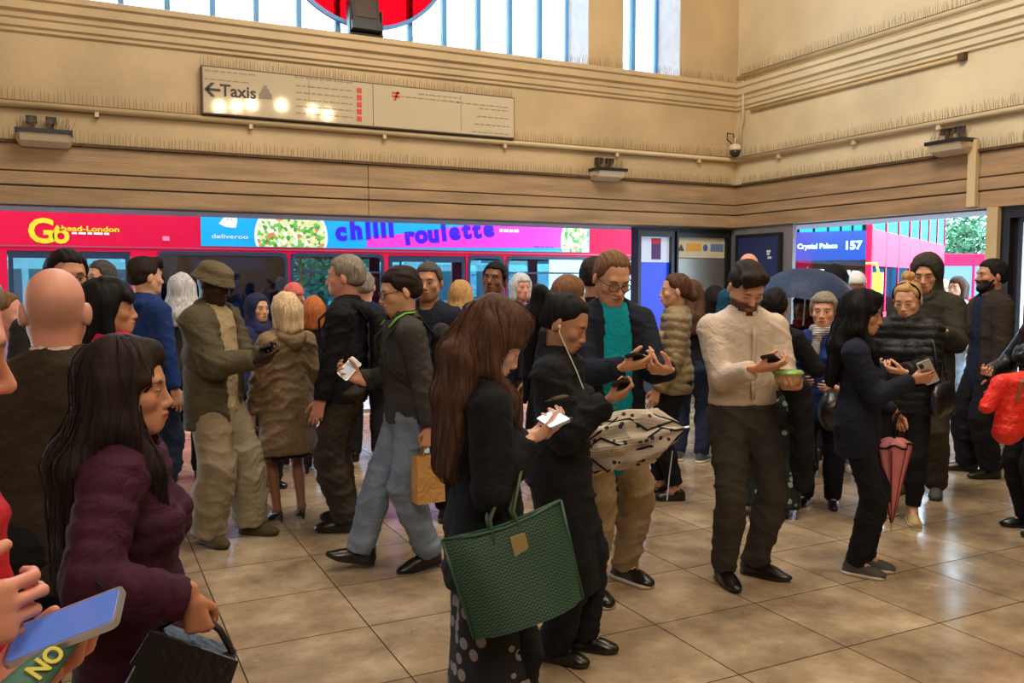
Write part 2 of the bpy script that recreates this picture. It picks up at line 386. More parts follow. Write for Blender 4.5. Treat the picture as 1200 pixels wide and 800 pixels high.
# ---- conduits
def zA(px, py): return pa(px, py)[1]
zc1 = 3.42
def pipe(lab, pts, r, clips=()):
    m = MB(); m.tube(pts, r, 10); o = m.build('conduit', M_pipe, smooth=True); tag(o, lab, 'pipe')
    for c in clips: boxo('clip', (c[0]-.02, c[0]+.02, c[1]-.02, c[1]+.03, c[2]-r*2.1, c[2]+r*.4), M_pipe, o)
    return o
pipe('long cream conduit running along the back wall under the station sign', [(-7, YA-.02, 3.445), (XB-.12, YA-.02, 3.445), (XB-.02, YA-.12, 3.445)], .032, [(x, YA-.02, 3.44) for x in (.2, 1.75, 3.3, 4.9, 6.6, 8.0)])
pipe('long cream conduit running along the right-hand wall', [(XB-.02, YA-.12, 3.445), (XB-.02, -6, 3.445)], .032, [(XB-.02, y, 3.44) for y in (9.2, 7.9, 6.7)])
pipe('thick cream conduit on top of the right-hand cornice', [(XB-.08, YA-.1, 4.60), (XB-.08, -6, 4.60)], .035)
pipe('thin cream conduit bending down the wall corner', [(XB-.06, YA-.2, 4.6), (XB-.06, YA-.2, 4.0), (XB-.03, YA-.12, 3.9), (XB-.03, YA-.12, 3.62)], .022)
q0, q1 = onX(880, 147, XB)[1], onX(1124, 80, XB)[1]
cd_ = pipe('short cream conduit stub under the right-hand cornice', [(XB, q0, 4.12), (XB, q1, 4.12)], .022)
boxo('end_box', (XB-.04, XB+.03, q1-.08, q1, 4.08, 4.16), M_dirt, cd_)
yt = onX(1142, 210, XB)[1]
tr = boxo('cable_trunking', (XB-.06, XB+.0, yt-.05, yt+.05, LZ+.02, 3.2), M_pipe, bevel=.006); tag(tr, 'vertical cream cable trunking dropping to the exit pillar', 'trunking')
spike_strip('bird spikes on the conduit along the back wall', (-7, YA-.02, 3.48), (XB-.1, YA-.02, 3.48), .13, 420, (0,-.3,0))
spike_strip('bird spikes on the stone ledge of the back wall', (-7, YA-.02, 3.09), (XB-.1, YA-.02, 3.09), .13, 420, (0,-.3,0))
spike_strip('bird spikes on the window sill cornice of the back wall', (-7, YA-.02, 4.545), (XB-.1, YA-.02, 4.545), .13, 420, (0,-.4,0))
spike_strip('bird spikes on the conduit along the right wall', (XB-.02, YA-.15, 3.48), (XB-.02, 4.5, 3.48), .13, 170, (-.3,0,0))
spike_strip('bird spikes on the stone ledge of the right wall', (XB-.02, YA-.15, 3.09), (XB-.02, 4.5, 3.09), .13, 170, (-.3,0,0))
spike_strip('bird spikes above the cornice of the right wall', (XB-.08, YA-.15, 4.64), (XB-.08, 4.5, 4.64), .13, 190, (-.3,0,0))

# ---- long direction sign on the back wall
sx0, sx1 = pa(236, 100, YA-.08)[0], pa(603, 140, YA-.08)[0]; sz0, sz1 = pa(236, 133, YA-.08)[1], pa(236, 76, YA-.08)[1]
sgn = tag(empty('direction_sign', (sx0, YA-.08, sz0)), 'long cream direction sign reading Taxis with black arrow above the opening', 'sign')
sw, sh = sx1-sx0, sz1-sz0
M_sign = mat('sign_enamel', rgb(196,180,152), .06, spec=.8)
M_ink = mat('sign_ink', rgb(48,42,40), .4); M_rink = mat('sign_red_ink', rgb(205,70,60), .4); M_gink = mat('sign_grey_ink', rgb(140,124,106), .4)
boxo('box', (0, sw, 0, .1, 0, sh), mat('sign_case', rgb(90,80,66), .5), sgn, bevel=.006)
spl = pa(437, 120, YA-.08)[0]-sx0
boxo('panel', (.015, spl-.004, -.008, .0, .015, sh-.015), M_sign, sgn)
boxo('panel', (spl+.004, sw-.015, -.008, .0, .015, sh-.015), M_sign, sgn)
def sp(px, py): p = onY(px, py, YA-.09); return p[0]-sx0, p[2]-sz0
x, z = sp(258, 112)
text('lettering', 'Taxis', M_ink, .18, sgn, Matrix.Translation((x, -.009, z)) @ FACE_NEG_Y, bold=.004, depth=.002)
x, z = sp(239, 104)
def arrow(m):
    for k in (1, -1): m.prism([(x+.0, z), (x+.075, z+k*.075), (x+.115, z+k*.075), (x+.045, z)][::k], 'y', -.012, -.008)
    m.box(x+.03, x+.17, -.012, -.008, z-.014, z+.014)
one('arrow', arrow, M_ink, sgn)
x, z = sp(311, 111)
one('taxi_symbol', lambda m: (m.prism([(x-.07, z-.045), (x+.07, z-.045), (x+.07, z+.01), (x+.05, z+.02), (x+.035, z+.07), (x-.035, z+.07), (x-.05, z+.02), (x-.07, z+.01)], 'y', -.012, -.008), m.box(x-.02, x+.02, -.012, -.008, z+.075, z+.1)), M_gink, sgn)
def rule(m, px, py, wpx, h=.011):
    x, z = sp(px, py); x2, _ = sp(px+wpx, py+wpx*.1); rr_ = random.Random(px*3+py)
    while x < x2:
        l = rr_.uniform(.03, .09); m.box(x, min(x+l, x2), -.0105, -.008, z-h/2, z+h/2); x += l+.018
def small(m):
    rule(m, 240, 82, 60); rule(m, 240, 92, 52); rule(m, 345, 90, 70)
    for k in range(5): rule(m, 347, 100+k*8, 66)
def small2(m):
    rule(m, 470, 113, 70); rule(m, 535, 120, 60); rule(m, 490, 110, 50)
    for k in range(4): rule(m, 562-k*3, 127+k*9, 34+k*3)
one('small_print', small, M_gink, sgn, kind='stuff'); one('small_print', small2, M_gink, sgn, kind='stuff')
def reds(m):
    for k in range(5):
        x, z = sp(421, 106+k*8.3); m.box(x-.03, x+.03, -.0115, -.008, z-.03, z+.03)
one('route_symbols', reds, M_rink, sgn, kind='stuff')
x, z = sp(464, 113); one('rail_symbol', lambda m: (m.box(x-.05, x+.05, -.0115, -.008, z-.012, z+.012), m.box(x-.05, x+.05, -.0115, -.008, z+.03, z+.05), m.prism([(x-.03, z-.05), (x, z-.05), (x+.04, z+.06), (x+.01, z+.06)], 'y', -.0115, -.008)), M_rink, sgn)
for px in (362, 540):
    x, z = sp(px, 120); boxo('divider', (x, x+.006, -.0105, -.008, .04, sh-.05), M_gink, sgn)
spike_strip('bird spikes along the top edge of the direction sign', (sx0, YA-.03, sz1+.005), (sx1, YA-.03, sz1+.005), .11, 160, (0,-.3,0))

# ---- wall luminaires, floodlight, dome camera
M_lampb = mat('lamp_pale', rgb(196,176,150), .4)
def luminaire(lab, p, along, width):
    e = tag(empty('wall_luminaire', p, 0 if along == 'x' else R(-90)), lab, 'lamp', 'boat-shaped wall lamps')
    w = width/2
    def body(m):
        n = 12; prof = [(-.20, .02), (-.17, -.06), (-.03, -.1), (.03, -.1), (.03, .02)]
        for a0, a1, s0, s1 in ((-w, -w*.85, .55, 1), (-w*.85, w*.85, 1, 1), (w*.85, w, 1, .55)):
            v = [(a0, -.03+y*s0 if y < 0 else y, z*s0) for y, z in prof]+[(a1, -.03+y*s1 if y < 0 else y, z*s1) for y, z in prof]
            k = len(prof); m.add(v, [tuple(range(k)), tuple(range(2*k-1, k-1, -1))]+[(i, k+i, k+(i+1) % k, (i+1) % k) for i in range(k)])
    one('pale_bowl', body, M_lampb, e)
    boxo('top_tray', (-w*1.02, w*1.02, -.24, .02, .015, .055), M_black, e)
    for s in (-.45, .25): one('bracket', lambda m: (m.tube([(w*s, -.03, .05), (w*s, -.05, .17), (w*s, .03, .2)], .022, 8), m.box(w*s-.05, w*s+.05, -.09, -.01, .13, .2)), M_black, e)
    spikes('pins', (-w, -.15, .055), (w, -.15, .055), .13, e, 36, (.4, 0, 0))
    return e
p = onY(52, 157, YA-.12); luminaire('boat-shaped wall lamp at far left below the conduit', (p[0], YA-.0, 3.13), 'x', .5)
p = onY(713, 205, YA-.12); luminaire('boat-shaped wall lamp on the back wall right of the direction sign', (p[0], YA-.0, 3.13), 'x', .46)
p = onX(1113, 180, XB-.12); luminaire('boat-shaped wall lamp on the right-hand wall above the exit', (XB, p[1], 3.16), 'y', .46)
fp = onY(429, 45, YA-.05)
fl = tag(empty('floodlight', (fp[0], YA-.04, 4.54)), 'square black floodlight on the sill in front of the red roundel', 'lamp')
fl_m = Matrix.Rotation(R(-18), 4, 'X')
def hs(m):
    m.box(-.17, .17, -.1, .1, .1, .48)
    for k in range(7): m.box(-.16+k*.05, -.145+k*.05, .1, .16, .14, .44)
h = one('housing', hs, M_black, fl, bevel=.008); h.matrix_local = fl_m
h2 = boxo('lens', (-.13, .13, -.108, -.1, .18, .43), mat('flood_lens', rgb(70,55,45), .25), h)
h3 = boxo('ballast_box', (-.19, .17, -.12, .1, .02, .12), M_black, h)
one('yoke', lambda m: (m.box(-.2, -.18, -.03, .03, 0, .3), m.box(.18, .2, -.03, .03, 0, .3), m.box(-.2, .2, -.05, .05, 0, .015)), M_dark, fl)
cp = (XB-.16, YA-.16, 3.56)
cc = tag(empty('dome_camera', cp), 'small white dome security camera in the wall corner', 'camera')
one('dome', lambda m: m.lathe([(.001,-.1),(.05,-.085),(.075,-.04),(.08,0)], 16), mat('dome_smoke', rgb(40,40,44), .1), cc, smooth=True)
one('housing', lambda m: m.lathe([(.085,0),(.09,.03),(.07,.08),(.02,.1)], 16), mat('camera_white', rgb(215,200,175), .4), cc, smooth=True)
one('arm', lambda m: (m.tube([(0,0,.08),(0,0,.17),(.1,.1,.19),(.14,.14,.1)], .018, 8),), M_pipe, cc, smooth=True)
one('cable', lambda m: m.tube([(-.02,.02,.08),(-.1,.06,.16),(-.06,.1,.26),(.06,.12,.26),(.12,.14,.14)], .008, 6), M_dark, cc)
# ---- hanging globe lamps behind and above the camera (their glow shows in the enamel sign)
M_globe = mat('globe_glow', (1,.8,.5), .5, emit=(1,.75,.42), estr=70)
def mirror_pt(px, py, yy):
    S = onY(px, py, YA-.09); d = ray(px, py); t = (S[1]-yy)/d[1]; return S+t*np.array([d[0], -d[1], d[2]])
for k, (x, y, z) in enumerate([mirror_pt(*a) for a in ((257, 125, 1.2), (277, 124, 1.0), (295, 122, 1.3), (330, 123, 1.2), (366, 129, 1.1), (384, 134, 1.3))]):
    x, y, z = float(x), float(y), float(z)
    e = tag(empty('globe_lamp', (x, y, z)), 'glowing globe pendant lamp hanging above the hall', 'lamp', 'globe pendants')
    one('globe', lambda m: m.lathe([(.001,-.11),(.06,-.095),(.1,-.05),(.11,0),(.1,.05),(.06,.095),(.03,.11)], 14), M_globe, e, smooth=True)
    one('stem', lambda m: m.tube([(0,0,.1),(0,0,9-z)], .012, 6), M_dark, e)
# ================================================================== OUTSIDE: pavement, road, buses, tree
M_pave = mat('wet_pavement', rgb(186,184,192), .28, var=.25, vscale=2, bump=.15, bscale=40)
M_road = mat('wet_asphalt', rgb(62,64,70), .25, var=.25, vscale=3, bump=.2, bscale=120)
struct(one('pavement', lambda m: (m.box(-30, 60, YA+.9, 13.0, -.14, -.006), m.box(XB+.9, 60, -20, YA+.9, -.14, -.006)), M_pave))
struct(boxo('road', (-60, 120, 13.0, 130, -.3, -.14), M_road))
M_busred = mat('bus_red', rgb(224,20,64), .5, var=.04, spec=.12)
M_glassb = glass('bus_glass', (.58,.78,.84), .03, .06)
M_glassd = glass('bus_glass_dark', (.05,.12,.2), .03, .10)
M_rub = mat('window_rubber', rgb(30,44,70), .5)
M_busin = mat('bus_interior', rgb(110,125,150), .6)
M_seat = mat('bus_seat', rgb(40,60,120), .8)
M_pole = mat('bus_pole_yellow', rgb(230,200,40), .4)
M_white = mat('print_white', rgb(240,235,245), .4); M_yel = mat('print_yellow', rgb(250,205,40), .4)
M_cyan = mat('advert_cyan', rgb(20,165,235), .35); M_pink = mat('advert_pink', rgb(250,60,190), .35); M_purp = mat('advert_purple', rgb(60,20,215), .35)
M_tyre = mat('tyre', rgb(20,20,22), .7)
YS = 13.5
def bx(px, py=300): return float(onY(px, py, YS)[0])
def bz(px, py): return float(onY(px, py, YS)[2])
def rrect(x0, x1, z0, z1, r, n=5):
    out = []
    for cx, cz, a0 in ((x1-r, z1-r, 0), (x0+r, z1-r, 90), (x0+r, z0+r, 180), (x1-r, z0+r, 270)):
        for k in range(n+1):
            q = R(a0+90*k/n); out.append((cx+r*math.cos(q), cz+r*math.sin(q)))
    return out
bus = tag(empty('double_decker_bus', (4, YS, -.14)), 'red double-decker bus with cyan and pink food advert outside the back opening', 'bus')
bo = Vector((4, YS, -.14))
def L_(x0, x1, y0, y1, z0, z1): return (x0-4, x1-4, y0, y1, z0+.14, z1+.14)
x0b, x1b = -2.3, 10.4
zw1, zw0 = bz(300, 297), 1.02
wins = [(bx(8), bx(153), 'door'), (bx(185), bx(336), 'dark'), (bx(341), bx(449), 'clear'), (bx(455), bx(546), 'door'), (bx(549), bx(590), 'clear'), (bx(594), bx(690), 'clear'), (bx(699), bx(762), 'clear'), (9.75, 10.2, 'clear')]
def side(m, y0, y1, ws):
    xs = x0b
    m.box(*L_(x0b, x1b, y0, y1, zw1, 4.2))
    for a_, b_, t in ws:
        zb_ = .2 if t == 'door' else zw0
        m.box(*L_(xs, a_, y0, y1, .1, zw1)); xs = b_
        if t == 'door': m.box(*L_(a_, b_, y0, y1, .1, .2))
        else: m.box(*L_(a_, b_, y0, y1, .1, zw0))
    m.box(*L_(xs, x1b, y0, y1, .1, zw1))
one('side_panel', lambda m: side(m, 0, .06, wins), M_busred, bus)
farw = [(-1.6, .0, 'w'), (.1, 1.5, 'w'), (1.7, 3.2, 'w'), (3.4, 4.9, 'w'), (5.1, 6.6, 'w'), (6.8, 8.3, 'w'), (8.5, 10, 'w')]
one('side_panel', lambda m: side(m, 2.44, 2.5, farw), M_busred, bus)
one('roof', lambda m: m.box(*L_(x0b, x1b, 0, 2.5, 4.2, 4.28)), M_busred, bus)
one('end_panel', lambda m: m.box(*L_(x1b-.05, x1b, .06, 2.44, .1, 4.2)), M_busred, bus)
one('end_panel', lambda m: (m.box(*L_(x0b, x0b+.05, .06, 2.44, .1, 1.0)), m.box(*L_(x0b, x0b+.05, .06, 2.44, 2.2, 2.9))), M_busred, bus)
one('floor_deck', lambda m: (m.box(*L_(x0b+.05, x1b-.05, .06, 2.44, .2, .3)),), M_busin, bus)
one('upper_deck', lambda m: (m.box(*L_(x0b+.05, x1b-.05, .06, 2.44, 2.22, 2.32)),), M_busin, bus)
for a_, b_, t in wins:
    if t == 'door':
        n = 2; w_ = (b_-a_)/n
        for k in range(n):
            l0, l1 = a_+k*w_+.01, a_+(k+1)*w_-.01
            lf = one('door_leaf', lambda m: (m.box(*L_(l0, l1, .01, .04, .2, .28)), m.box(*L_(l0, l1, .01, .04, zw1-.1, zw1-.005)), m.box(*L_(l0, l0+.06, .01, .04, .28, zw1-.1)), m.box(*L_(l1-.06, l1, .01, .04, .28, zw1-.1))), M_rub, bus)
            one('pane', lambda m: m.box(*L_(l0+.06, l1-.06, .02, .028, .28, zw1-.1)), M_glassb, lf)
    else:
        # rounded pane with rubber surround
        def fr(m):
            o_ = rrect(a_-.015, b_+.015, zw0-.02, zw1+.02, .12); i2 = rrect(a_+.03, b_-.03, zw0+.03, zw1-.035, .1)
            n = len(o_); v = [(x-4, -.012, z+.14) for x, z in o_]+[(x-4, -.012, z+.14) for x, z in i2]+[(x-4, .03, z+.14) for x, z in o_]+[(x-4, .03, z+.14) for x, z in i2]
            m.add(v, [(i, (i+1) % n, n+(i+1) % n, n+i) for i in range(n)]+[(n+i, n+(i+1) % n, 3*n+(i+1) % n, 3*n+i) for i in range(n)]+[(i, 2*n+i, 2*n+(i+1) % n, (i+1) % n) for i in range(n)])
        f_ = one('window_rubber', fr, M_rub, bus, fix=True)
        one('pane', lambda m: m.box(*L_(a_+.02, b_-.02, .0, .008, zw0+.02, zw1-.02)), M_glassd if t == 'dark' else M_glassb, f_)
        if t == 'clear' and b_-a_ > 1: one('vent_rail', lambda m: m.box(*L_(a_+.03, b_-.03, -.014, .01, zw1-.29, zw1-.26)), M_rub, f_)
for a_, b_, t in farw: one('pane', lambda m: m.box(*L_(a_, b_, 2.46, 2.468, zw0, zw1)), M_glassb, bus)
for k in range(7):
    x = 2.3+k*.95
    one('seat', lambda m: (m.box(*L_(x, x+.42, 1.5, 2.4, .7, .8)), m.box(*L_(x+.36, x+.46, 1.5, 2.4, .75, 1.35))), M_seat, bus, bevel=.02)
one('handrail', lambda m: m.tube([(bx(255)-4, .5, bz(270, 352)+.14), (bx(300)-4, .5, bz(270, 352)+.14)], .02, 8), M_pole, bus)
for px in (60, 345, 470, 600): one('handrail', lambda m: m.tube([(bx(px)+.3-4, .9, .4), (bx(px)+.3-4, .9, 2.3)], .018, 8), M_pole, bus)
one('strip_light', lambda m: m.box(*L_(bx(610), bx(680), 1.3, 1.45, 2.16, 2.2)), mat('bus_lamp', (.8,.95,1), .5, emit=(.7,.95,1), estr=4), bus)
for x in (.7, 7.9):
    one('wheel', lambda m: m.prism([(x-4+.5*math.cos(q*.2618), .5+.48*math.sin(q*.2618)) for q in range(24)], 'y', -.02, .3), M_tyre, bus)
# mouldings under the adverts
one('moulding', lambda m: m.box(*L_(x0b, x1b, -.015, .0, zw1+.05, zw1+.075)), mat('bus_trim', rgb(180,60,90), .4), bus)
# operator lettering
def bt(nm, s, px, py, hpx, mt, bold=.0, shear=0, sx=1, sp_=1.0, parent=bus, y=-.004):
    size = hpx*YS*1.0/FPX*1.0/.72
    return text(nm, s, mt, size, parent, Matrix.Translation((bx(px)-4, y, bz(px, py)+.14)) @ FACE_NEG_Y, bold=bold, depth=.002, shear=shear, space=sp_, xs=sx)
bt('lettering', 'G', 33, 283.5, 25, M_yel, bold=.012); bt('lettering', 'o', 62, 284, 21, M_yel, bold=.012)
bt('lettering', 'Ahead-London', 64, 270, 5.5, M_yel, bold=.003, sx=1.35); 
def dash(m, px, py, wpx, hz):
    x = bx(px); x2 = bx(px+wpx); rr_ = random.Random(px)
    while x < x2:
        l = rr_.uniform(.05, .12); m.box(*L_(x, x+l, -.004, 0, bz(px, py)-hz/2, bz(px, py)+hz/2)); x += l+.02
one('small_print', lambda m: dash(m, 85, 273, 39, .03), M_white, bus, kind='stuff')
one('side_lamp', lambda m: m.box(*L_(bx(191), bx(199), -.02, 0, bz(195, 282), bz(195, 277))), mat('bus_lamp_pink', rgb(250,130,160), .3), bus, bevel=.005)
# advert panel
za0, za1 = bz(400, 291), 2.95
ad = one('advert_panel', lambda m: m.box(*L_(bx(236), bx(690), -.012, 0, za0, za1)), M_cyan, bus)
def pxy(px, py): return (bx(px)-4, bz(px, py)+.14)
one('pink_field', lambda m: m.prism([pxy(430, 290), pxy(430, 278), pxy(500, 271), pxy(560, 262), (bx(566)-4, za1+.13), (bx(689)-4, za1+.13), pxy(689, 290.5)], 'y', -.015, -.012), M_pink, ad)
def letters(s, pts, hpx, mt):
    for ch, (px, py, rot) in zip(s, pts):
        size = hpx*YS/FPX/.72
        text('letter', ch, mt, size, ad, Matrix.Translation((bx(px)-4, -.016, bz(px, py)+.14)) @ FACE_NEG_Y @ Matrix.Rotation(R(rot), 4, 'Z'), bold=.022, depth=.002)
letters('chilli', [(394, 281, 4), (411, 279.5, 4), (429, 279, 4), (438, 278, 4), (447, 277.5, 4), (456, 277, 4)], 21, M_purp)
letters('roulette', [(475, 286, 6), (487, 284.5, 6), (502, 283.5, 6), (518, 281.5, 6), (527, 280.5, 6), (543, 279, 6), (555, 278.5, 6), (567, 277, 6)], 21, M_purp)
bt('lettering', 'deliveroo', 248, 279, 5, M_white, sx=1.5, parent=ad, y=-.014)
one('logo', lambda m: m.prism([pxy(257, 262), pxy(263, 255), pxy(263, 247), pxy(270, 246), pxy(272, 250), pxy(278, 251), pxy(279, 259), pxy(277, 267), pxy(265, 266)], 'y', -.015, -.012), M_white, ad)
one('logo_eyes', lambda m: (m.box(bx(267)-4, bx(268)-4, -.017, -.015, bz(267, 258)+.14, bz(267, 256)+.14), m.box(bx(272)-4, bx(273)-4, -.017, -.015, bz(272, 258)+.14, bz(272, 256)+.14)), M_cyan, ad)
# food pictures: bowls of leaves and noodles printed as flat shapes
M_bowl = mat('bowl_white', rgb(235,235,225), .4)
def food_mat():
    m = bpy.data.materials.new('printed_food'); m.use_nodes = True; N = m.node_tree.nodes; L = m.node_tree.links; p = N['Principled BSDF']; p.inputs['Roughness'].default_value = .35
    tc = N.new('ShaderNodeTexCoord'); v = N.new('ShaderNodeTexVoronoi'); v.inputs['Scale'].default_value = 20; L.new(tc.outputs['Object'], v.inputs['Vector'])
    s = N.new('ShaderNodeSeparateColor'); L.new(v.outputs['Color'], s.inputs[0])
    cr = N.new('ShaderNodeValToRGB'); cr.color_ramp.interpolation = 'CONSTANT'; e = cr.color_ramp.elements
    e[0].color = (*rgb(225,215,150),1); e[1].position = .3; e[1].color = (*rgb(70,150,60),1)
    for ps, c in ((.45, rgb(240,235,215)), (.62, rgb(120,185,70)), (.78, rgb(225,130,90)), (.86, rgb(235,225,180))):
        x = e.new(ps); x.color = (*c, 1)
    L.new(s.outputs[0], cr.inputs[0]); L.new(cr.outputs[0], p.inputs['Base Color']); return m
M_food = food_mat()
def disc(px, py, rpx, y, clipx=None):
    cx, cz = bx(px), bz(px, py); r = rpx*YS/FPX*1.0
    pts = []
    for k in range(48):
        q = 2*math.pi*k/48; x = cx+r*math.cos(q); z = cz+r*.98*math.sin(q)
        x = min(x, clipx) if clipx else x
        pts.append((x-4, max(min(z, za1-.01), za0+.005)+.14))
    return pts
for px, py, r, cl in ((342, 277, 42, None), (688, 283, 42, bx(689))):
    b_ = one('bowl_rim', lambda m: m.prism(disc(px, py, r, 0, cl), 'y', -.018, -.0155), M_bowl, ad)
    one('bowl_food', lambda m: m.prism(disc(px, py, r-3, 0, cl), 'y', -.020, -.018), M_food, b_)
one('small_print', lambda m: dash(m, 585, 270, 22, .05), M_white, ad, kind='stuff').location.y = -.013
one('small_print', lambda m: dash(m, 625, 289, 22, .03), mat('print_purple', rgb(150,40,170), .4), ad, kind='stuff').location.y = -.014

# ---- second bus, nose towards the right-hand exit
C2 = onX(1022, 300, 15.5); ang = R(29.4)
b2 = tag(empty('double_decker_bus', (C2[0], C2[1], -.14), ang), 'red double-decker bus showing Crystal Palace 157 through the right exit', 'bus')
M_gl2 = glass('bus_glass_upper', (.1,.35,.4), .04, .02, (.12,.5,.52))
M_blind = mat('blind_blue', rgb(24,60,130), .2, coat=.5)
M_blindt = mat('blind_text', rgb(190,255,215), .5, emit=(.55,1,.75), estr=1.2)
wd = 2.5
def b2side(m, y0, y1):
    m.box(0, 10.5, y0, y1, .25, 1.1); m.box(0, 10.5, y0, y1, 2.15, 2.95); m.box(0, 10.5, y0, y1, 3.95, 4.3)
    for k in range(8): m.box(k*1.49, k*1.49+.07, y0, y1, 1.1, 4.0)
one('side_panel', lambda m: b2side(m, 0, .05), M_busred, b2); one('side_panel', lambda m: b2side(m, wd-.05, wd), M_busred, b2)
one('roof', lambda m: m.box(0, 10.5, 0, wd, 4.3, 4.36), M_busred, b2)
one('end_panel', lambda m: m.box(10.45, 10.5, .05, wd-.05, .25, 4.3), M_busred, b2)
for z0, z1 in ((1.1, 2.15), (2.95, 3.95)):
    for k in range(7):
        one('pane', lambda m: m.box(k*1.49+.07, k*1.49+1.49, .02, .03, z0, z1), M_gl2, b2)
one('front_mask', lambda m: (m.box(-.05, 0, 0, .12, .25, 4.3), m.box(-.05, 0, wd-.12, wd, .25, 4.3), m.box(-.05, 0, .12, wd-.12, .25, .95), m.box(-.05, 0, .12, wd-.12, 4.05, 4.3)), M_busred, b2)
one('windscreen', lambda m: m.box(-.06, -.03, .12, wd-.12, .95, 2.28), M_glassb, b2)
bl = one('destination_box', lambda m: m.box(-.07, -.02, .12, wd-.12, 2.28, 2.92), M_blind, b2)
one('windscreen_upper', lambda m: m.box(-.06, -.03, .12, wd-.12, 2.92, 4.05), M_gl2, b2)
bm_ = Matrix.Translation((-.072, 1.60, 2.55)) @ FACE_NEG_X
text('lettering', 'Crystal Palace', M_blindt, .155, bl, bm_, bold=.004, depth=.001)
text('lettering', '157', M_blindt, .25, bl, Matrix.Translation((-.072, .58, 2.52)) @ FACE_NEG_X, bold=.008, depth=.001)
one('floor_deck', lambda m: (m.box(.1, 10.4, .1, wd-.1, .3, .38), m.box(.1, 10.4, .1, wd-.1, 2.3, 2.4)), M_busin, b2)
one('mirror', lambda m: (m.tube([(-.05, .1, 2.2), (-.3, -.15, 2.2), (-.3, -.2, 2.0)], .025, 8), m.box(-.36, -.28, -.3, -.1, 1.55, 2.0)), mat('mirror_yellow', rgb(225,215,60), .4), b2)
for k in range(6): one('seat', lambda m: (m.box(1.5+k*1.2, 1.9+k*1.2, .2, 1.1, .8, .9), m.box(1.85+k*1.2, 1.95+k*1.2, .2, 1.1, .85, 1.5)), M_seat, b2)
for x in (1.6, 8.0): one('wheel', lambda m: m.prism([(x+.48*math.cos(q*.2618), .48+.48*math.sin(q*.2618)) for q in range(24)], 'y', -.02, .3), M_tyre, b2)
# ---- far single-decker and tree, both glimpsed beside the exit pillar
c3 = atD(1101, 330, 36)
b3 = tag(empty('single_decker_bus', (c3[0], c3[1], -.14), R(-20)), 'red single-decker bus far off beside the exit pillar', 'bus')
one('body', lambda m: (m.box(0, 9, 0, 2.5, .3, 1.1), m.box(0, 9, 0, 2.5, 2.45, 2.95), *[m.box(k*1.48, k*1.48+.1, 0, 2.5, 1.1, 2.45) for k in range(7)]), M_busred, b3, bevel=.03)
for k in range(6): one('pane', lambda m: m.box(k*1.48+.1, k*1.48+1.48, .05, 2.45, 1.1, 2.45), mat('far_glass', rgb(50,90,150), .1, coat=.4), b3)
for x in (1.5, 7): one('wheel', lambda m: m.prism([(x+.48*math.cos(q*.2618), .48+.48*math.sin(q*.2618)) for q in range(24)], 'y', -.02, 2.4), M_tyre, b3)
def tree(lab, p, hgt, rad, seed):
    rn = random.Random(seed); e = tag(empty('street_tree', p), lab, 'tree', 'trees beyond the buses')
    m = MB(); m.tube([(0,0,0),(.1,.05,hgt*.3),(0,0,hgt*.6)], [.25,.2,.1], 8)
    for k in range(6):
        q = k*1.05; m.tube([(0,0,hgt*.3+k*.15),(rad*.5*math.cos(q), rad*.5*math.sin(q), hgt*.55+k*.2)], [.1,.03], 6)
    m.build('trunk', mat('bark', rgb(80,66,54), .9), e)
    f = MB()
    for k in range(5200):
        u = rn.random()**.4; q = rn.random()*6.283; c = rn.uniform(-1, 1); s = math.sqrt(1-c*c)
        lump = 1+.22*math.sin(3*q+seed)+.18*math.sin(5*c+2*q)
        P = Vector((rad*u*s*math.cos(q)*lump, rad*u*s*math.sin(q)*lump, hgt*.58+hgt*.42*u*c*lump))
        a_ = Vector((rn.uniform(-1,1), rn.uniform(-1,1), rn.uniform(-1,1))).normalized()*.16; b_ = a_.cross(Vector((rn.uniform(-1,1), rn.uniform(-1,1), rn.uniform(-1,1)))).normalized()*.1
        f.add([P-a_, P-b_*.8, P+a_, P+b_*.8], [(0,1,2,3)])
    f.build('foliage', mat('leaf_green', rgb(70,120,80), .6, var=.3, vscale=1), e, kind='stuff', fix=False)
p = atD(1135, 330, 52); tree('broad green tree behind the far single-decker bus', (p[0], p[1], -.14), 6.6, 3.6, 1)
p = atD(1240, 330, 64); tree('tall green tree half hidden by the exit pillar', (p[0], p[1], -.14), 7.6, 3.8, 2)
sh = tag(empty('shop_building', (4, 64, -.14)), 'long brick shop row far behind the buses', 'building')
boxo('facade', (-30, 34, 0, 6, 0, 5.2), mat('shop_brick', rgb(190,178,168), .8, var=.2, vscale=3), sh)
for k in range(14):
    wn = boxo('window', (-28+k*4.4, -25.6+k*4.4, -.05, 0, 3.1, 4.7), mat('shop_frame', rgb(225,225,225), .5), sh)
    boxo('pane', (-27.85+k*4.4, -25.75+k*4.4, -.07, -.05, 3.25, 4.55), mat('shop_glass', rgb(70,90,105), .1), wn)
    boxo('shopfront', (-29+k*4.4, -25+k*4.4, -.05, 0, .3, 2.6), mat('shop_front', rgb(60,70,76), .2), sh)
tree('green tree seen through the bus side windows', (9.5, 38, -.14), 5.6, 2.6, 6)
p = atD(1060, 330, 70); tree('green tree behind the second double-decker', (p[0], p[1], -.14), 6.2, 3.6, 3)
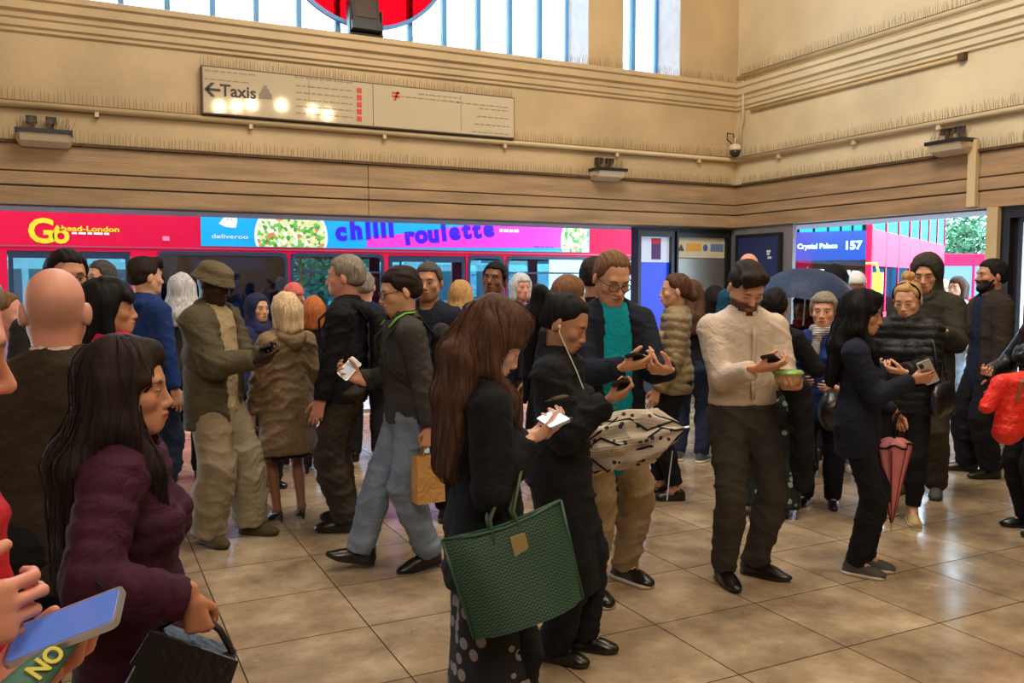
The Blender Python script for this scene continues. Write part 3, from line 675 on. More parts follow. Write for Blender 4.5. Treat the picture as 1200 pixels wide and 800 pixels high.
# ================================================================== FIGURES: distance-field modelling
F32 = np.float32
def nrm(v): v = np.asarray(v, float); return v/(np.linalg.norm(v)+1e-9)
class Fld:
    """smooth union / subtraction of simple solids, meshed with surface nets"""
    def __init__(s): s.ops = []
    def rc(s, a, b, ra, rb, k=.02, fr=None, flat=False, op='add'):
        a, b = np.asarray(a, float), np.asarray(b, float)
        r = max(ra, rb); sc = 1
        if fr is not None:
            Rm, S, O = fr
            def w(P): return ((P-O.astype(F32))@Rm.astype(F32))/np.asarray(S, F32)
            A = ((a-O)@Rm)/S; B = ((b-O)@Rm)/S; g = float(np.prod(S)**(1/3)); ext = r*max(S)
        else: w = lambda P: P; A, B, g, ext = a, b, 1., r
        ab = B-A; L2 = float(ab@ab)+1e-9
        def f(P):
            q = w(P)-A.astype(F32); t = np.clip(q@ab.astype(F32)/F32(L2), 0, 1)
            d = np.sqrt(((q-t[..., None]*ab.astype(F32))**2).sum(-1)) - (F32(ra)+t*F32(rb-ra))
            if flat: d = np.maximum(d, (q@ab.astype(F32)-F32(L2))/F32(math.sqrt(L2)))
            return d*F32(g)
        s.ops.append((f, np.minimum(a, b)-ext, np.maximum(a, b)+ext, k, op)); return s
    def el(s, c, S, Rm=None, k=.02, op='add'):
        c = np.asarray(c, float); S = np.asarray(S, float); Rm = np.eye(3) if Rm is None else Rm
        def f(P):
            q = (P-c.astype(F32))@Rm.astype(F32); k0 = np.sqrt(((q/S.astype(F32))**2).sum(-1)); k1 = np.sqrt(((q/(S*S).astype(F32))**2).sum(-1))+F32(1e-6)
            return k0*(k0-1)/k1
        e = S.max(); s.ops.append((f, c-e, c+e, k, op)); return s
    def fn(s, f, op='clip', k=.0): s.ops.append((f, None, None, k, op)); return s
    def mesh(s, h):
        adds = [o for o in s.ops if o[4] == 'add']
        lo = np.min([o[1] for o in adds], 0)-3*h; hi = np.max([o[2] for o in adds], 0)+3*h
        n = np.ceil((hi-lo)/h).astype(int)+1
        D = np.full(n, 9., F32); ax = [(lo[i]+h*np.arange(n[i])).astype(F32) for i in range(3)]
        for f, l, u, k, op in s.ops:
            if l is not None:
                i0 = np.clip(((l-k-2*h-lo)/h).astype(int), 0, n-1); i1 = np.clip(((u+k+2*h-lo)/h).astype(int)+2, 1, n)
            else: i0, i1 = np.zeros(3, int), n
            if (i1 <= i0).any(): continue
            sl = tuple(slice(p, q) for p, q in zip(i0, i1))
            P = np.stack(np.meshgrid(ax[0][sl[0]], ax[1][sl[1]], ax[2][sl[2]], indexing='ij'), -1)
            d = f(P).astype(F32); c = D[sl]
            if op == 'add':
                if k: e = np.maximum(k-np.abs(c-d), 0)/k; D[sl] = np.minimum(c, d)-e*e*k*.25
                else: D[sl] = np.minimum(c, d)
            elif op == 'sub':
                if k: e = np.maximum(k-np.abs(c+d), 0)/k; D[sl] = np.maximum(c, -d)+e*e*k*.25
                else: D[sl] = np.maximum(c, -d)
            else:
                if k: e = np.maximum(k-np.abs(c-d), 0)/k; D[sl] = np.maximum(c, d)+e*e*k*.25
                else: D[sl] = np.maximum(c, d)
        return snets(D, lo, h)
def snets(D, lo, h):
    D[0] = D[-1] = 9; D[:, 0] = D[:, -1] = 9; D[:, :, 0] = D[:, :, -1] = 9
    ins = D < 0; nx, ny, nz = D.shape
    acc = np.zeros((nx-1, ny-1, nz-1, 3), F32); cnt = np.zeros((nx-1, ny-1, nz-1), F32)
    C = [(i, j, k) for i in (0, 1) for j in (0, 1) for k in (0, 1)]
    def sub(A, c): return A[c[0]:nx-1+c[0], c[1]:ny-1+c[1], c[2]:nz-1+c[2]]
    tot = sum(sub(ins, c).astype(np.int8) for c in C)
    act = np.argwhere((tot > 0) & (tot < 8))
    if not len(act): return np.zeros((0, 3)), np.zeros((0, 4), int)
    vals = np.stack([D[act[:, 0]+c[0], act[:, 1]+c[1], act[:, 2]+c[2]] for c in C], 1)
    pos = np.zeros((len(act), 3)); num = np.zeros(len(act))
    for a_ in range(8):
        for ax in range(3):
            if C[a_][ax]: continue
            cb = list(C[a_]); cb[ax] = 1; b_ = C.index(tuple(cb))
            va, vb = vals[:, a_], vals[:, b_]; m = (va < 0) != (vb < 0)
            t = np.where(m, va/(va-vb+1e-12), 0); p = np.tile(np.array(C[a_], float), (len(act), 1)); p[:, ax] += t
            pos[m] += p[m]; num += m
    pos = pos/num[:, None]+act
    idx = np.full((nx-1, ny-1, nz-1), -1, np.int64); idx[tuple(act.T)] = np.arange(len(act))
    quads = []
    for ax in range(3):
        A = np.moveaxis(ins, ax, 0); I = np.moveaxis(idx, ax, 0)
        s0, s1 = A[:-1, 1:-1, 1:-1], A[1:, 1:-1, 1:-1]
        e = np.argwhere(s0 != s1)
        if not len(e): continue
        x, y, z = e.T; y = y+1; z = z+1
        q = np.stack([I[x, y-1, z-1], I[x, y, z-1], I[x, y, z], I[x, y-1, z]], 1)
        fl = s0[tuple(e.T)]
        if ax == 1: fl = ~fl
        q[~fl] = q[~fl][:, ::-1]; quads.append(q)
    return lo+pos*h, np.concatenate(quads)
def vnormals(V, Q):
    n = np.cross(V[Q[:, 2]]-V[Q[:, 0]], V[Q[:, 3]]-V[Q[:, 1]]); N = np.zeros_like(V)
    for i in range(4): np.add.at(N, Q[:, i], n)
    return N/(np.linalg.norm(N, axis=1, keepdims=True)+1e-12)
def smooth(V, Q, it=1, w=.5):
    for _ in range(it):
        S = np.zeros_like(V); c = np.zeros(len(V))
        for i in range(4):
            np.add.at(S, Q[:, i], V[Q[:, (i+1) % 4]]); np.add.at(c, Q[:, i], 1)
        V = V*(1-w)+w*S/np.maximum(c, 1)[:, None]
    return V
def np_mesh(name, V, Q, mats, parent=None, col=None, mi=None):
    me = bpy.data.meshes.new(name)
    me.vertices.add(len(V)); me.vertices.foreach_set('co', np.asarray(V, F32).ravel())
    me.loops.add(4*len(Q)); me.loops.foreach_set('vertex_index', Q.astype(np.int32).ravel())
    me.polygons.add(len(Q)); me.polygons.foreach_set('loop_start', np.arange(0, 4*len(Q), 4, dtype=np.int32))
    me.polygons.foreach_set('use_smooth', np.ones(len(Q), bool))
    for m in (mats if isinstance(mats, (list, tuple)) else [mats]): me.materials.append(m)
    if mi is not None: me.polygons.foreach_set('material_index', mi.astype(np.int32))
    if col is not None:
        a = me.color_attributes.new('tone', 'FLOAT_COLOR', 'POINT'); a.data.foreach_set('color', np.concatenate([col, np.ones((len(col), 1))], 1).astype(F32).ravel())
    me.update(calc_edges=True)
    o = bpy.data.objects.new(name, me); COL.objects.link(o)
    if parent: o.parent = parent
    return o
def wob(V, seed, f, n=5):
    """cheap band of warped sine noise, -1..1"""
    rn = np.random.RandomState(seed); o = np.zeros(len(V)); W = V.copy()
    W = W + .25/f*np.stack([np.sin(f*V@rn.randn(3)+rn.rand()*6) for _ in range(3)], 1)*3
    for i in range(n): o += np.sin(f*(W@nrm(rn.randn(3)))*(1+.5*i/n)*2+rn.rand()*6.28)
    return o/n*1.6
def ridges(V, seed, f):
    rn = np.random.RandomState(seed); W = V + .5/f*np.stack([np.sin(f*.7*V@rn.randn(3)+rn.rand()*6) for _ in range(3)], 1)
    o = np.zeros(len(V)); amp = 1.
    for i in range(4):
        d = nrm(np.array([rn.uniform(-.7,.7), rn.uniform(-.7,.7), 1.])); r = 1-np.abs(np.sin(f*(1.45**i)*(W@d)+rn.rand()*6.28))
        mk = np.clip(.35+.9*np.sin(f*.35*V@rn.randn(3)+rn.rand()*6), 0, 1); o += amp*r*r*mk; amp *= .72
    return o-o.mean()
def rotx(a): c, s = math.cos(a), math.sin(a); return np.array([[1,0,0],[0,c,-s],[0,s,c]])
def roty(a): c, s = math.cos(a), math.sin(a); return np.array([[c,0,s],[0,1,0],[-s,0,c]])
def rotz(a): c, s = math.cos(a), math.sin(a); return np.array([[c,-s,0],[s,c,0],[0,0,1]])
def ik(a, t, l1, l2, hint):
    a, t = np.asarray(a, float), np.asarray(t, float); d = t-a; L = np.linalg.norm(d)
    if L > (l1+l2)*.999: d *= (l1+l2)*.999/L; L = (l1+l2)*.999; t = a+d
    u = d/L; x = (l1*l1-l2*l2+L*L)/(2*L); hgt = math.sqrt(max(l1*l1-x*x, 0))
    h = np.asarray(hint, float); h = h-u*(h@u); h = nrm(h)
    return a+u*x+h*hgt, t

SKIN = {'fair': rgb(224,172,146), 'light': rgb(214,160,130), 'pink': rgb(216,150,128), 'tan': rgb(190,134,104), 'olive': rgb(184,132,100), 'brown': rgb(120,76,52), 'dark': rgb(52,34,28)}
M_skin = mat('skin', (1,1,1), .5, attr='tone', bump=.06, bscale=150, spec=.4)

# ---- hand, canonical right hand: wrist at origin, +Y fingers, +Z back of the hand, thumb at -X
CURL = {'relax': ((18,28,16),(20,32,18),(24,36,20),(28,40,22),(35,20)), 'hold': ((22,48,30),(26,56,36),(30,62,40),(34,66,40),(48,22)),
        'grip': ((62,86,50),(66,90,52),(70,92,54),(72,92,54),(60,40)), 'pinch': ((40,46,26),(44,56,30),(56,66,34),(62,70,40),(52,26)), 'half': ((34,48,26),(36,52,28),(40,54,28),(42,56,28),(30,18)), 'flat': ((6,8,6),(6,10,6),(8,12,8),(10,14,8),(30,10))}
def hand_mesh(curl, h=.0036, sc=1.0):
    F = Fld(); c = CURL[curl]
    F.rc((0,-.03,0),(0,.01,0),.025,.026,.01,(np.eye(3),np.array([1.05,1,.72]),np.zeros(3)))
    for x0, x1, r in ((-.022,-.029,.0125),(-.008,-.010,.0128),(.006,.010,.0125),(.018,.027,.0115)):
        F.rc((x0*.7,.012,0),(x1,.088,0),.016,r,.012,(np.eye(3),np.array([1,1,.95]),np.zeros(3)))
    base = [(-.030,.090,0),(-.010,.096,.001),(.0105,.091,0),(.029,.080,-.002)]
    Ls = [(.043,.026,.021),(.047,.029,.022),(.043,.027,.021),(.033,.021,.019)]
    sp = (-3,-1,2,5)
    for i in range(4):
        p = np.array(base[i], float); ang = 0; r = .0092 if i < 3 else .0080
        for j in range(3):
            ang += R(c[i][j]); d = np.array([math.sin(R(sp[i]))*-1*-1*math.cos(ang), math.cos(ang)*math.cos(R(sp[i])), -math.sin(ang)])
            d[0] = math.sin(R(sp[i]))*math.cos(ang)
            q = p+nrm(d)*Ls[i][j]; F.rc(p, q, r, r*.9, .004); p = q; r *= .9
    a, b = c[4]
    p = np.array([-.022,.018,-.006]); d = nrm([-math.cos(R(a))*.95, .85, -math.sin(R(a))*.9]); q = p+d*.048
    F.rc(p, q, .0165, .0125, .012); d2 = nrm(d+np.array([.45,.5,-.15])*b/22*.6); q2 = q+d2*.034; F.rc(q, q2, .0115, .0102, .004)
    q3 = q2+nrm(d2+np.array([.3,.3,0])*b/22*.4)*.026; F.rc(q2, q3, .0102, .0085, .003)
    V, Q = F.mesh(h); V = smooth(V, Q, 1, .4)
    return V*sc, Q
_HC = {}
def hand_geo(curl, left, sc, h):
    k = (curl, h)
    if k not in _HC: _HC[k] = hand_mesh(curl, h)
    V, Q = _HC[k]; V = V*sc
    if left: V = V*np.array([-1,1,1]); Q = Q[:, ::-1]
    return V, Q
def hand_frame(f, p):
    y = nrm(f); z = -np.asarray(p, float); z = nrm(z-y*(z@y)); x = np.cross(y, z)
    return np.stack([x, y, z], 1)

# ---- head, canonical: origin between the ears, +Y the face
def head_field(F, T, sex, age, nk):
    """T=(R,o,scale): head frame in person space"""
    Rm, O, s = T
    def w(p): return O+Rm@(np.asarray(p, float)*s)
    def el(c, S, k=.02, op='add', rot=None): F.el(w(c), np.asarray(S)*s, Rm if rot is None else Rm@rot, k*s, op)
    def rc(a, b, ra, rb, k=.015, op='add', flat=False): F.rc(w(a), w(b), ra*s, rb*s, k*s, None, flat, op)
    fem = sex == 'f'
    el((0,-.012,.035),(.076,.1,.09)); el((0,.028,-.028),(.061 if fem else .064,.062,.082),.03)
    el((0,.05,-.082),(.030 if fem else .036,.038,.028),.03)
    for e in (-1,1):
        rc((e*.052,.0,-.045),(e*.02,.07,-.092),.016 if fem else .020,.014,.025)
        el((e*.042,.058,-.022),(.024,.022,.022),.02)
        el((e*.0825,-.014,-.004),(.0105,.019,.033),.006,rot=rotx(R(-12))@rotz(R(e*-22)))
    rc((-.034,.075 if fem else .078,.026),(.034,.075 if fem else .078,.026),.012 if fem else .015,.012 if fem else .015,.018)
    for e in (-1,1):
        el((e*.031,.104,.003),(.019,.02,.012),.016,'sub')
        el((e*.031,.0755,.002),(.0145,.0135,.0125),.006)
        el((e*.0105,.096,-.036),(.0085,.011,.0075),.007)
    rc((0,.085,.012),(0,.106 if fem else .111,-.030),.0068 if fem else .0075,.0095 if fem else .0115,.012)
    el((0,.066,-.062),(.032,.028,.026),.02)
    el((0,.095,-.0575),(.023,.0095,.0058),.004); el((0,.093,-.0695),(.019,.0095,.0068),.004)
    # neck
    ra = .048 if fem else .057
    F.rc(w((0,-.022,-.02)), nk, ra*s, (.052 if fem else .064)*s, .03*s)
def head_color(V, T, skin, browc, lipc, eyes, stubble, beard):
    Rm, O, s = T
    q = ((V-O)@Rm)/s; x, y, z = q.T; ax = np.abs(x)
    C = np.tile(np.array(skin), (len(V), 1))
    def mix(m, c): 
        m = np.clip(m, 0, 1)[:, None]; nonlocal C; C = C*(1-m)+np.array(c)*m
    def g(d, w): return np.clip(1.3-d/w, 0, 1)
    def g2(d): return np.clip((1.12-d)*3.5, 0, 1)
    red = np.array(skin)*np.array([1.08,.8,.76])
    mix(.22*g(np.hypot(ax-.042, z+.03), .024)*(y > .03), red); mix(.4*g(np.hypot(x, z+.03), .017)*(y > .09), red)
    if stubble: mix(stubble*np.clip((-.035-z)/.02, 0, 1)*np.clip((y-.0)/.02, 0, 1)*np.clip((z+.13)/.02, 0, 1), np.array(skin)*.35)
    if beard is not None:
        m = np.clip((-.022-z-.55*np.maximum(0, .06-y))/.012, 0, 1)*np.clip((y+.01)/.015, 0, 1)*np.clip((z+.125)/.012, 0, 1)
        mix(m*.95, beard)
    mix(.95*g2(np.hypot(x/.024, (z+.063)/.0105))*(y > .08), lipc)
    mix(.5*(ax < .02)*(np.abs(z+.063) < .0022)*(y > .08), np.array(lipc)*.35)
    bz_ = .0255+.12*(ax-.03)*(ax < .04)-.25*np.maximum(0, ax-.042)
    mix(.85*g2(np.hypot((ax-.032)/.019, (z-bz_)/.0050))*(y > .06), browc)
    on = (y > .065)
    if eyes > 0:
        mix(.9*g2(np.hypot((ax-.031)/.0125, (z-.001)/(.0062*eyes)))*on, (.55,.5,.47))
        mix(.97*g2(np.hypot((ax-.031)/.0062, (z-.001)/(.0070*eyes)))*on, (.03,.02,.015))
    mix(.9*g2(np.hypot((ax-.031)/.0165, (z-(.0072*eyes-.002))/.0030))*on, (.035,.022,.018))
    mix(.35*g(np.hypot((ax-.03)/.016, (z+.012)/.006), 1)*on, np.array(skin)*.55)
    return C

def hair_mat(name, c, rough=.42):
    return mat('hair_'+name, c, .7, var=.5, vscale=110, bump=.16, bscale=140, stretch=(1,1,.1), spec=.2)
HAIRC = {'black': rgb(22,18,20), 'darkbrown': rgb(40,28,24), 'brown': rgb(84,56,42), 'lightbrown': rgb(120,84,56), 'blonde': rgb(190,148,96), 'paleblonde': rgb(220,190,150), 'grey': rgb(140,130,118), 'white': rgb(205,205,210), 'ginger': rgb(190,110,60), 'saltpepper': rgb(78,74,72)}

def make_person(sp):
    """sp: dict describing one person; everything in person space: x right, y forward, z up"""
    H = sp['H']; u = H/1.75; sex = sp.get('sex', 'm'); fem = sex == 'f'; det = sp.get('det', 1); seed = sp['seed']
    hb = {2: .0135, 1: .0165, 0: .026}[det]; hh = {2: .0044, 1: .0050, 0: .0085}[det]
    root = empty('person', (sp['x'], sp['y'], 0), sp['rz']); tag(root, sp['label'], 'person', 'people waiting in the hall')
    g = lambda v: np.asarray(v, float)*u
    fat = sp.get('fat', 1.0)
    # --- skeleton
    lean, side, twist = R(sp.get('lean', 0)), R(sp.get('side', 0)), R(sp.get('twist', 0))
    pel = g((0, sp.get('hipy', 0), .93-sp.get('crouch', 0)))
    TR = rotz(-twist)@roty(side)@rotx(-lean)
    def tp(x, y, z): return pel+TR@(g((x, y, z-.93)))
    sw = .158 if fem else .182
    shl = {e: tp(e*sw, -.01, 1.385) for e in (1, -1)}
    nk = tp(0, -.012, 1.475)
    hy, hp, hr = R(sp.get('hyaw', 0)), R(sp.get('hpitch', 0)), R(sp.get('hroll', 0))
    HR = TR@rotz(-hy)@roty(hr)@rotx(-hp)
    hs = u**.5*(1.0 if not fem else .97)*sp.get('hs', 1.09)
    hc = nk+TR@(g((math.sin(hr)*.06, .012+.05*math.sin(hp), .0)))+np.array([0, 0, .148*u-.028*u*abs(math.sin(hp))])
    HT = (HR, hc, hs)
    def hw(p): return hc+HR@(np.asarray(p, float)*hs)
    wr = {}; el = {}; hf = {}
    for e, key in ((1, 'rh'), (-1, 'lh')):
        d = sp.get(key) or {}
        if 'w' in d:
            wp = atD(*d['w']); c_, s_ = math.cos(sp['rz']), math.sin(sp['rz']); ddx, ddy = wp[0]-sp['x'], wp[1]-sp['y']
            d['pos'] = np.array([c_*ddx+s_*ddy, -s_*ddx+c_*ddy, wp[2]])/u; d['rel'] = False
        t = g(d.get('pos', (e*.27, .05, .80))); f = d.get('f', (0, .25, -1)); p = d.get('p', (-e*1., .2, 0))
        q = pel+TR@(t-g((0, 0, .93))) if d.get('rel', True) and abs(lean) < .6 else t
        el[e], wr[e] = ik(shl[e], q, .285*u, .255*u, d.get('hint', (e*.35, -.55, -1)))
        hf[e] = (hand_frame(f, p), d.get('curl', 'relax'))
    hip = {e: pel+rotz(-twist*.3)@g((e*.088, 0, -.02)) for e in (1, -1)}
    kn = {}; an = {}; ft = {}
    for e, key in ((1, 'rf'), (-1, 'lf')):
        fx, fy, fyaw, fp = sp.get(key, (e*.11, 0, e*10, 0))
        a = g((fx, fy, .085))
        if fp: a = a + g((0, 0, .10*math.sin(R(fp))))
        kn[e], an[e] = ik(hip[e], a, .43*u, .42*u, rotz(-R(fyaw))@np.array([0, 1., 0]))
        ft[e] = (rotz(-R(fyaw))@rotx(-R(fp)), an[e]-g((0, 0, .085)))
    sp['_j'] = dict(root=root, wr=wr, hf=hf, el=el, shl=shl, tp=tp, TR=TR, hw=hw, u=u, nk=nk, hc=hc, HR=HR, hs=hs, kn=kn, an=an, hip=hip, pel=pel)
    # --- body prims
    chr_, wst, hps = (.142, .122, .172) if fem else (.168, .146, .160)
    chr_ *= .5+.5*fat; wst *= fat; hps *= .6+.4*fat
    TF = (TR, np.array([1, .66+.12*(fat-1), 1.]), pel)
    def torso(F, e, k=.04, top=True):
        F.rc(tp(0,0,.90), tp(0,-.005,.97), (hps*u+e), (hps*.97*u+e), k, TF)
        F.rc(tp(0,.0,1.02), tp(0,0,1.12), wst*u+e, wst*1.03*u+e, k, TF)
        F.rc(tp(0,0,1.19), tp(0,-.005,1.32), chr_*u+e, chr_*.95*u+e, k, TF)
        if fem:
            for s_ in (-1, 1): F.el(tp(s_*.068, .082, 1.235), np.array([.062,.058,.062])*u+e*.8, TR, .03)
        F.rc(tp(0,-.015,1.425), tp(sw-.025,-.01,1.385), .058*u+e, .052*u+e, .05); F.rc(tp(0,-.015,1.425), tp(-sw+.025,-.01,1.385), .058*u+e, .052*u+e, .05)
        if top: F.rc(tp(0,-.01,1.40), tp(0,-.012,1.47), .085*u+e*.8, .06*u+e*.6, .04)
    def arms(F, e, k=.016, r=1.0, end=1.0, sides=(1, -1), flat=True):
        for s_ in sides:
            a, b, c = shl[s_], el[s_], wr[s_]; c2 = b+(c-b)*end
            F.rc(a, b, .056*u*r+e, .044*u*r+e, k); F.rc(b, c2, .044*u*r+e, (.044+(.031-.044)*end)*u*r+e*.9, k*.7, None, flat)
    def legs(F, e, k=.03, r=1.0, end=None, knee=0, ank=0, flat=False):
        for s_ in (1, -1):
            a, b, c = hip[s_], kn[s_], an[s_]
            F.rc(a, b, .092*u*r*(.7+.3*fat)+e, .060*u*r+e+knee*u, k)
            c2 = c if end is None else b+(c-b)*end
            m_ = b+(c-b)*.35
            F.rc(b, m_, .058*u*r+e+knee*u, .058*u*r+e+(knee*.6+ank*.4)*u, k*.7); F.rc(m_, c2, .058*u*r+e+(knee*.6+ank*.4)*u, .042*u+e+ank*u, k*.7, None, flat)
    skin = np.array(SKIN[sp.get('skin', 'light')])
    # --- body: head and hands fine, the rest coarse, one mesh
    parts = []
    F = Fld(); head_field(F, HT, sex, 0, nk); V, Q = F.mesh(hh)
    V = smooth(V, Q, 1, .25)
    hcol = HAIRC[sp.get('hairc', 'brown')]
    C = head_color(V, HT, skin, np.array(sp.get('brow', np.array(hcol)*.45)), sp.get('lip', skin*np.array([.85,.5,.5])), sp.get('eyes', 1.0), sp.get('stubble', 0), sp.get('beard'))
    if sp.get('tonsure') is not None:
        q = ((V-hc)@HR)/hs; m = np.clip((.055-q[:, 2])/.02, 0, 1)*np.clip((.035-q[:, 1])/.02, 0, 1)*np.clip((q[:, 2]+.05)/.02, 0, 1)*sp['tonsure']
        C = C*(1-m[:, None])+np.array(hcol)*m[:, None]
    parts.append((V, Q, C))
    for e in (1, -1):
        hm = sp.get('rh' if e == 1 else 'lh') or {}
        Vh, Qh = hand_geo(hf[e][1], e == -1, u*(.95 if fem else 1.04), {2: .0046, 1: .0065, 0: .012}[det])
        Vw = wr[e]+(Vh@hf[e][0].T)
        parts.append((Vw, Qh, np.tile(skin*np.array([1,.93,.9]), (len(Vw), 1))))
    F = Fld(); torso(F, -.012); arms(F, -.008, flat=False); legs(F, -.006)
    for e in (1, -1): F.rc(an[e], ft[e][1]+ft[e][0]@g((0, .1, .035)), .035*u, .028*u, .02)
    V, Q = F.mesh(.03); parts.append((V, Q, np.tile(np.array(sp.get('legskin', skin)), (len(V), 1))))
    n = 0; VV = []; QQ = []; CC = []
    for V, Q, C in parts: VV.append(V); QQ.append(Q+n); CC.append(C); n += len(V)
    np_mesh('body', np.concatenate(VV), np.concatenate(QQ), M_skin, root, np.concatenate(CC))
    # --- garments
    segs = [('t', tp(0,0,.4), tp(0,0,1.5), .1)]+[(s_, shl[s_], el[s_], .03) for s_ in (1,-1)]+[(s_+5, el[s_], wr[s_], .03) for s_ in (1,-1)]
    def finish(nm, F, m, h, folds=.004, ff=14, puff=None, sd=0, parent=root, kind='cloth'):
        V, Q = F.mesh(h)
        if not len(V): return None
        V = smooth(V, Q, 2, .5); N = vnormals(V, Q)
        if puff:
            per, amp = puff; best = np.full(len(V), 9.); co = np.zeros(len(V))
            off = 0
            for _, a, b, rr_ in segs:
                d = b-a; L = np.linalg.norm(d); t = ((V-a)@d)/(L*L); tt = np.clip(t, -.2, 1.2)
                ds = np.linalg.norm(V-a-tt[:, None]*d, axis=1)-rr_; m_ = ds < best; best[m_] = ds[m_]; co[m_] = (t*L)[m_]
            V = V+N*(amp*(np.abs(np.sin(np.pi*co/per))**.55-.5)+.15*amp*wob(V, seed+sd, 30))[:, None]
        if folds:
            w_ = wob(V*np.array({'cloth': (1,1,.6), 'short': (1,.22,.5)}.get(kind, (1,1,.15))), seed+sd, ff)
            if kind == 'cloth': V = V+N*(folds*(.45*w_+1.5*ridges(V, seed+sd+31, ff*2.2)))[:, None]
            else: V = V+N*(folds*w_)[:, None]
        return np_mesh(nm, V, Q, m, parent)
    for gi, G in enumerate(sp['wear']):
        t = G['t']; m = G['m']; F = Fld(); e = G.get('e', .018)*u; h = G.get('h', hb)
        if t == 'top':
            hem = G.get('hem', .84); nz = G.get('neck', 1.475)
            torso(F, e); arms(F, e*G.get('arm', .75), r=G.get('armr', 1.05), end=G.get('sleeve', .97))
            fl = G.get('flare', .0); hz = hem*u
            if hem < .9:
                F.rc(tp(0,0,.96), np.array([pel[0]*1.0, pel[1]*.9+G.get('hemy', 0), hz]), hps*u+e, (hps+fl)*u+e, .05, TF)
            zc = G.get('hemz', hz)
            F.fn(lambda P: F32(zc)-P[..., 2])
            if G.get('collar'):
                cr, ch = G['collar']; a = tp(0,-.012,1.44); b = tp(0,-.004,1.44+ch)
                F.rc(a, b, .078*u+e*.5+cr, .066*u+e*.3+cr, .015, None, True)
                F.rc(tp(0,.03,1.47), hw((0,.01,-.1)), .054*hs, .060*hs, .01, None, False, 'sub')
            else:
                F.rc(tp(0,.0,1.44), tp(0,.012,1.56), .062*u, .075*u, .01, None, False, 'sub')
            if G.get('vneck'):
                vw, vz = G['vneck']
                F.fn(lambda P: -(lambda q: np.minimum(np.minimum((F32(vw*u)*np.clip((q[..., 2]-(vz-.93)*u)/((1.46-vz)*u), 0, 1)-np.abs(q[..., 0])), q[..., 1]), q[..., 2]-(vz-.93)*u))((P-pel.astype(F32))@TR.astype(F32)), 'sub')
            if G.get('open'):
                w0, w1 = G['open']; cut = G.get('cutx', 0)
                F.fn(lambda P: -(lambda q: np.minimum(F32(u)*(w0+(w1-w0)*np.clip((q[..., 2]/u+.33)/.9, 0, 1))-np.abs(q[..., 0]-cut), q[..., 1]-F32(.015)))((P-pel.astype(F32))@TR.astype(F32)), 'sub')
            o = finish(G.get('n', 'jacket'), F, m, h, G.get('folds', .005), G.get('ff', 13), G.get('puff'), gi)
            if G.get('hood') == 'down':
                F2 = Fld()
                F2.rc(tp(-.085,-.075,1.44), tp(0,-.12,1.40), .045*u, .052*u, .03); F2.rc(tp(.085,-.075,1.44), tp(0,-.12,1.40), .045*u, .052*u, .03)
                F2.rc(tp(-.085,-.07,1.44), tp(-.07,.02,1.47), .042*u, .026*u, .03); F2.rc(tp(.085,-.07,1.44), tp(.07,.02,1.47), .042*u, .026*u, .03)
                F2.rc(tp(0,-.10,1.38), tp(0,-.09,1.30), .06*u, .02*u, .03)
                F2.rc(tp(0,-.02,1.5), tp(0,.0,1.62), .058*u, .08*u, .02, None, False, 'sub')
                finish('hood', F2, m, h, .004, 16, None, gi+3)
            if G.get('hood') == 'up':
                F2 = Fld()
                F2.el(hw((0,-.02,.03)), np.array([.108,.125,.122])*hs, HR, .03); F2.rc(hw((0,-.03,-.04)), tp(0,-.03,1.44), .095*hs, .12*u, .04); F2.rc(hw((0,.0,-.1)), tp(0,.02,1.44), .07*hs, .10*u, .04)
                F2.el(hw((0,.10,-.02)), np.array([.066,.10,.105])*hs, HR, .02, 'sub')
                finish('hood', F2, m, h*.8, .003, 16, None, gi+3)
        elif t == 'legs':
            F.rc(tp(0,0,.90), tp(0,-.005,.98), hps*u+e, hps*.95*u+e, .04, TF); F.rc(tp(0,0,.98), tp(0,0,1.08), wst*1.03*u+e, wst*1.02*u+e, .04, TF)
            for s_ in (-1, 1): F.el(hip[s_]+g((0,-.05,.0)), np.array([.085,.08,.09])*u+e, None, .03)
            legs(F, e, .035, r=G.get('r', 1.0), end=G.get('end', 1.05), knee=G.get('knee', .004), ank=G.get('ank', .012), flat=True)
            F.fn(lambda P: P[..., 2]-F32(1.06*u)); F.fn(lambda P: F32(.025)-P[..., 2])
            o = finish(G.get('n', 'trousers'), F, m, h, G.get('folds', .006), G.get('ff', 12), None, gi)
        elif t == 'skirt':
            hz = G['hem']*u
            F.rc(tp(0,0,.98), np.array([pel[0]+G.get('hemx', 0), pel[1]+G.get('hemy', 0), hz]), wst*u*1.1+e, (hps+G.get('flare', .02))*u+e, .04, TF, True)
            o = finish(G.get('n', 'skirt'), F, m, h, G.get('folds', .008), 22, None, gi, kind='skirt')
        elif t == 'scarf':
            for k in range(8):
                q = k*math.pi/4; q2 = q+math.pi/4
                F.rc(tp(.075*math.cos(q), .0+.075*math.sin(q), 1.475+.012*math.sin(k*2)), tp(.075*math.cos(q2), .0+.075*math.sin(q2), 1.475+.012*math.sin(k*2+2)), .036*u, .036*u, .03)
            if G.get('tail'): F.rc(tp(.03,.10,1.46), tp(.05,.15,1.2), .04*u, .035*u, .02)
            o = finish(G.get('n', 'scarf'), F, m, h*.8, .006, 26, None, gi)
        elif t == 'vest':                                         # shirt front seen inside an open coat
            torso(F, e); F.fn(lambda P: F32(G.get('hem', .82)*u)-P[..., 2])
            if G.get('hem', .9) < .9: F.rc(tp(0,0,.96), tp(0,.01,G['hem']-.05), hps*u+e, hps*u+e, .05, TF)
            F.rc(tp(0,.0,1.44), tp(0,.012,1.56), .058*u, .07*u, .01, None, False, 'sub')
            o = finish(G.get('n', 'shirt'), F, m, h, G.get('folds', .004), 15, None, gi)
        if o is not None and G.get('label'): o['label'] = G['label']
    # --- shoes
    st = sp.get('shoes', ('dress', 'shoe_black'))
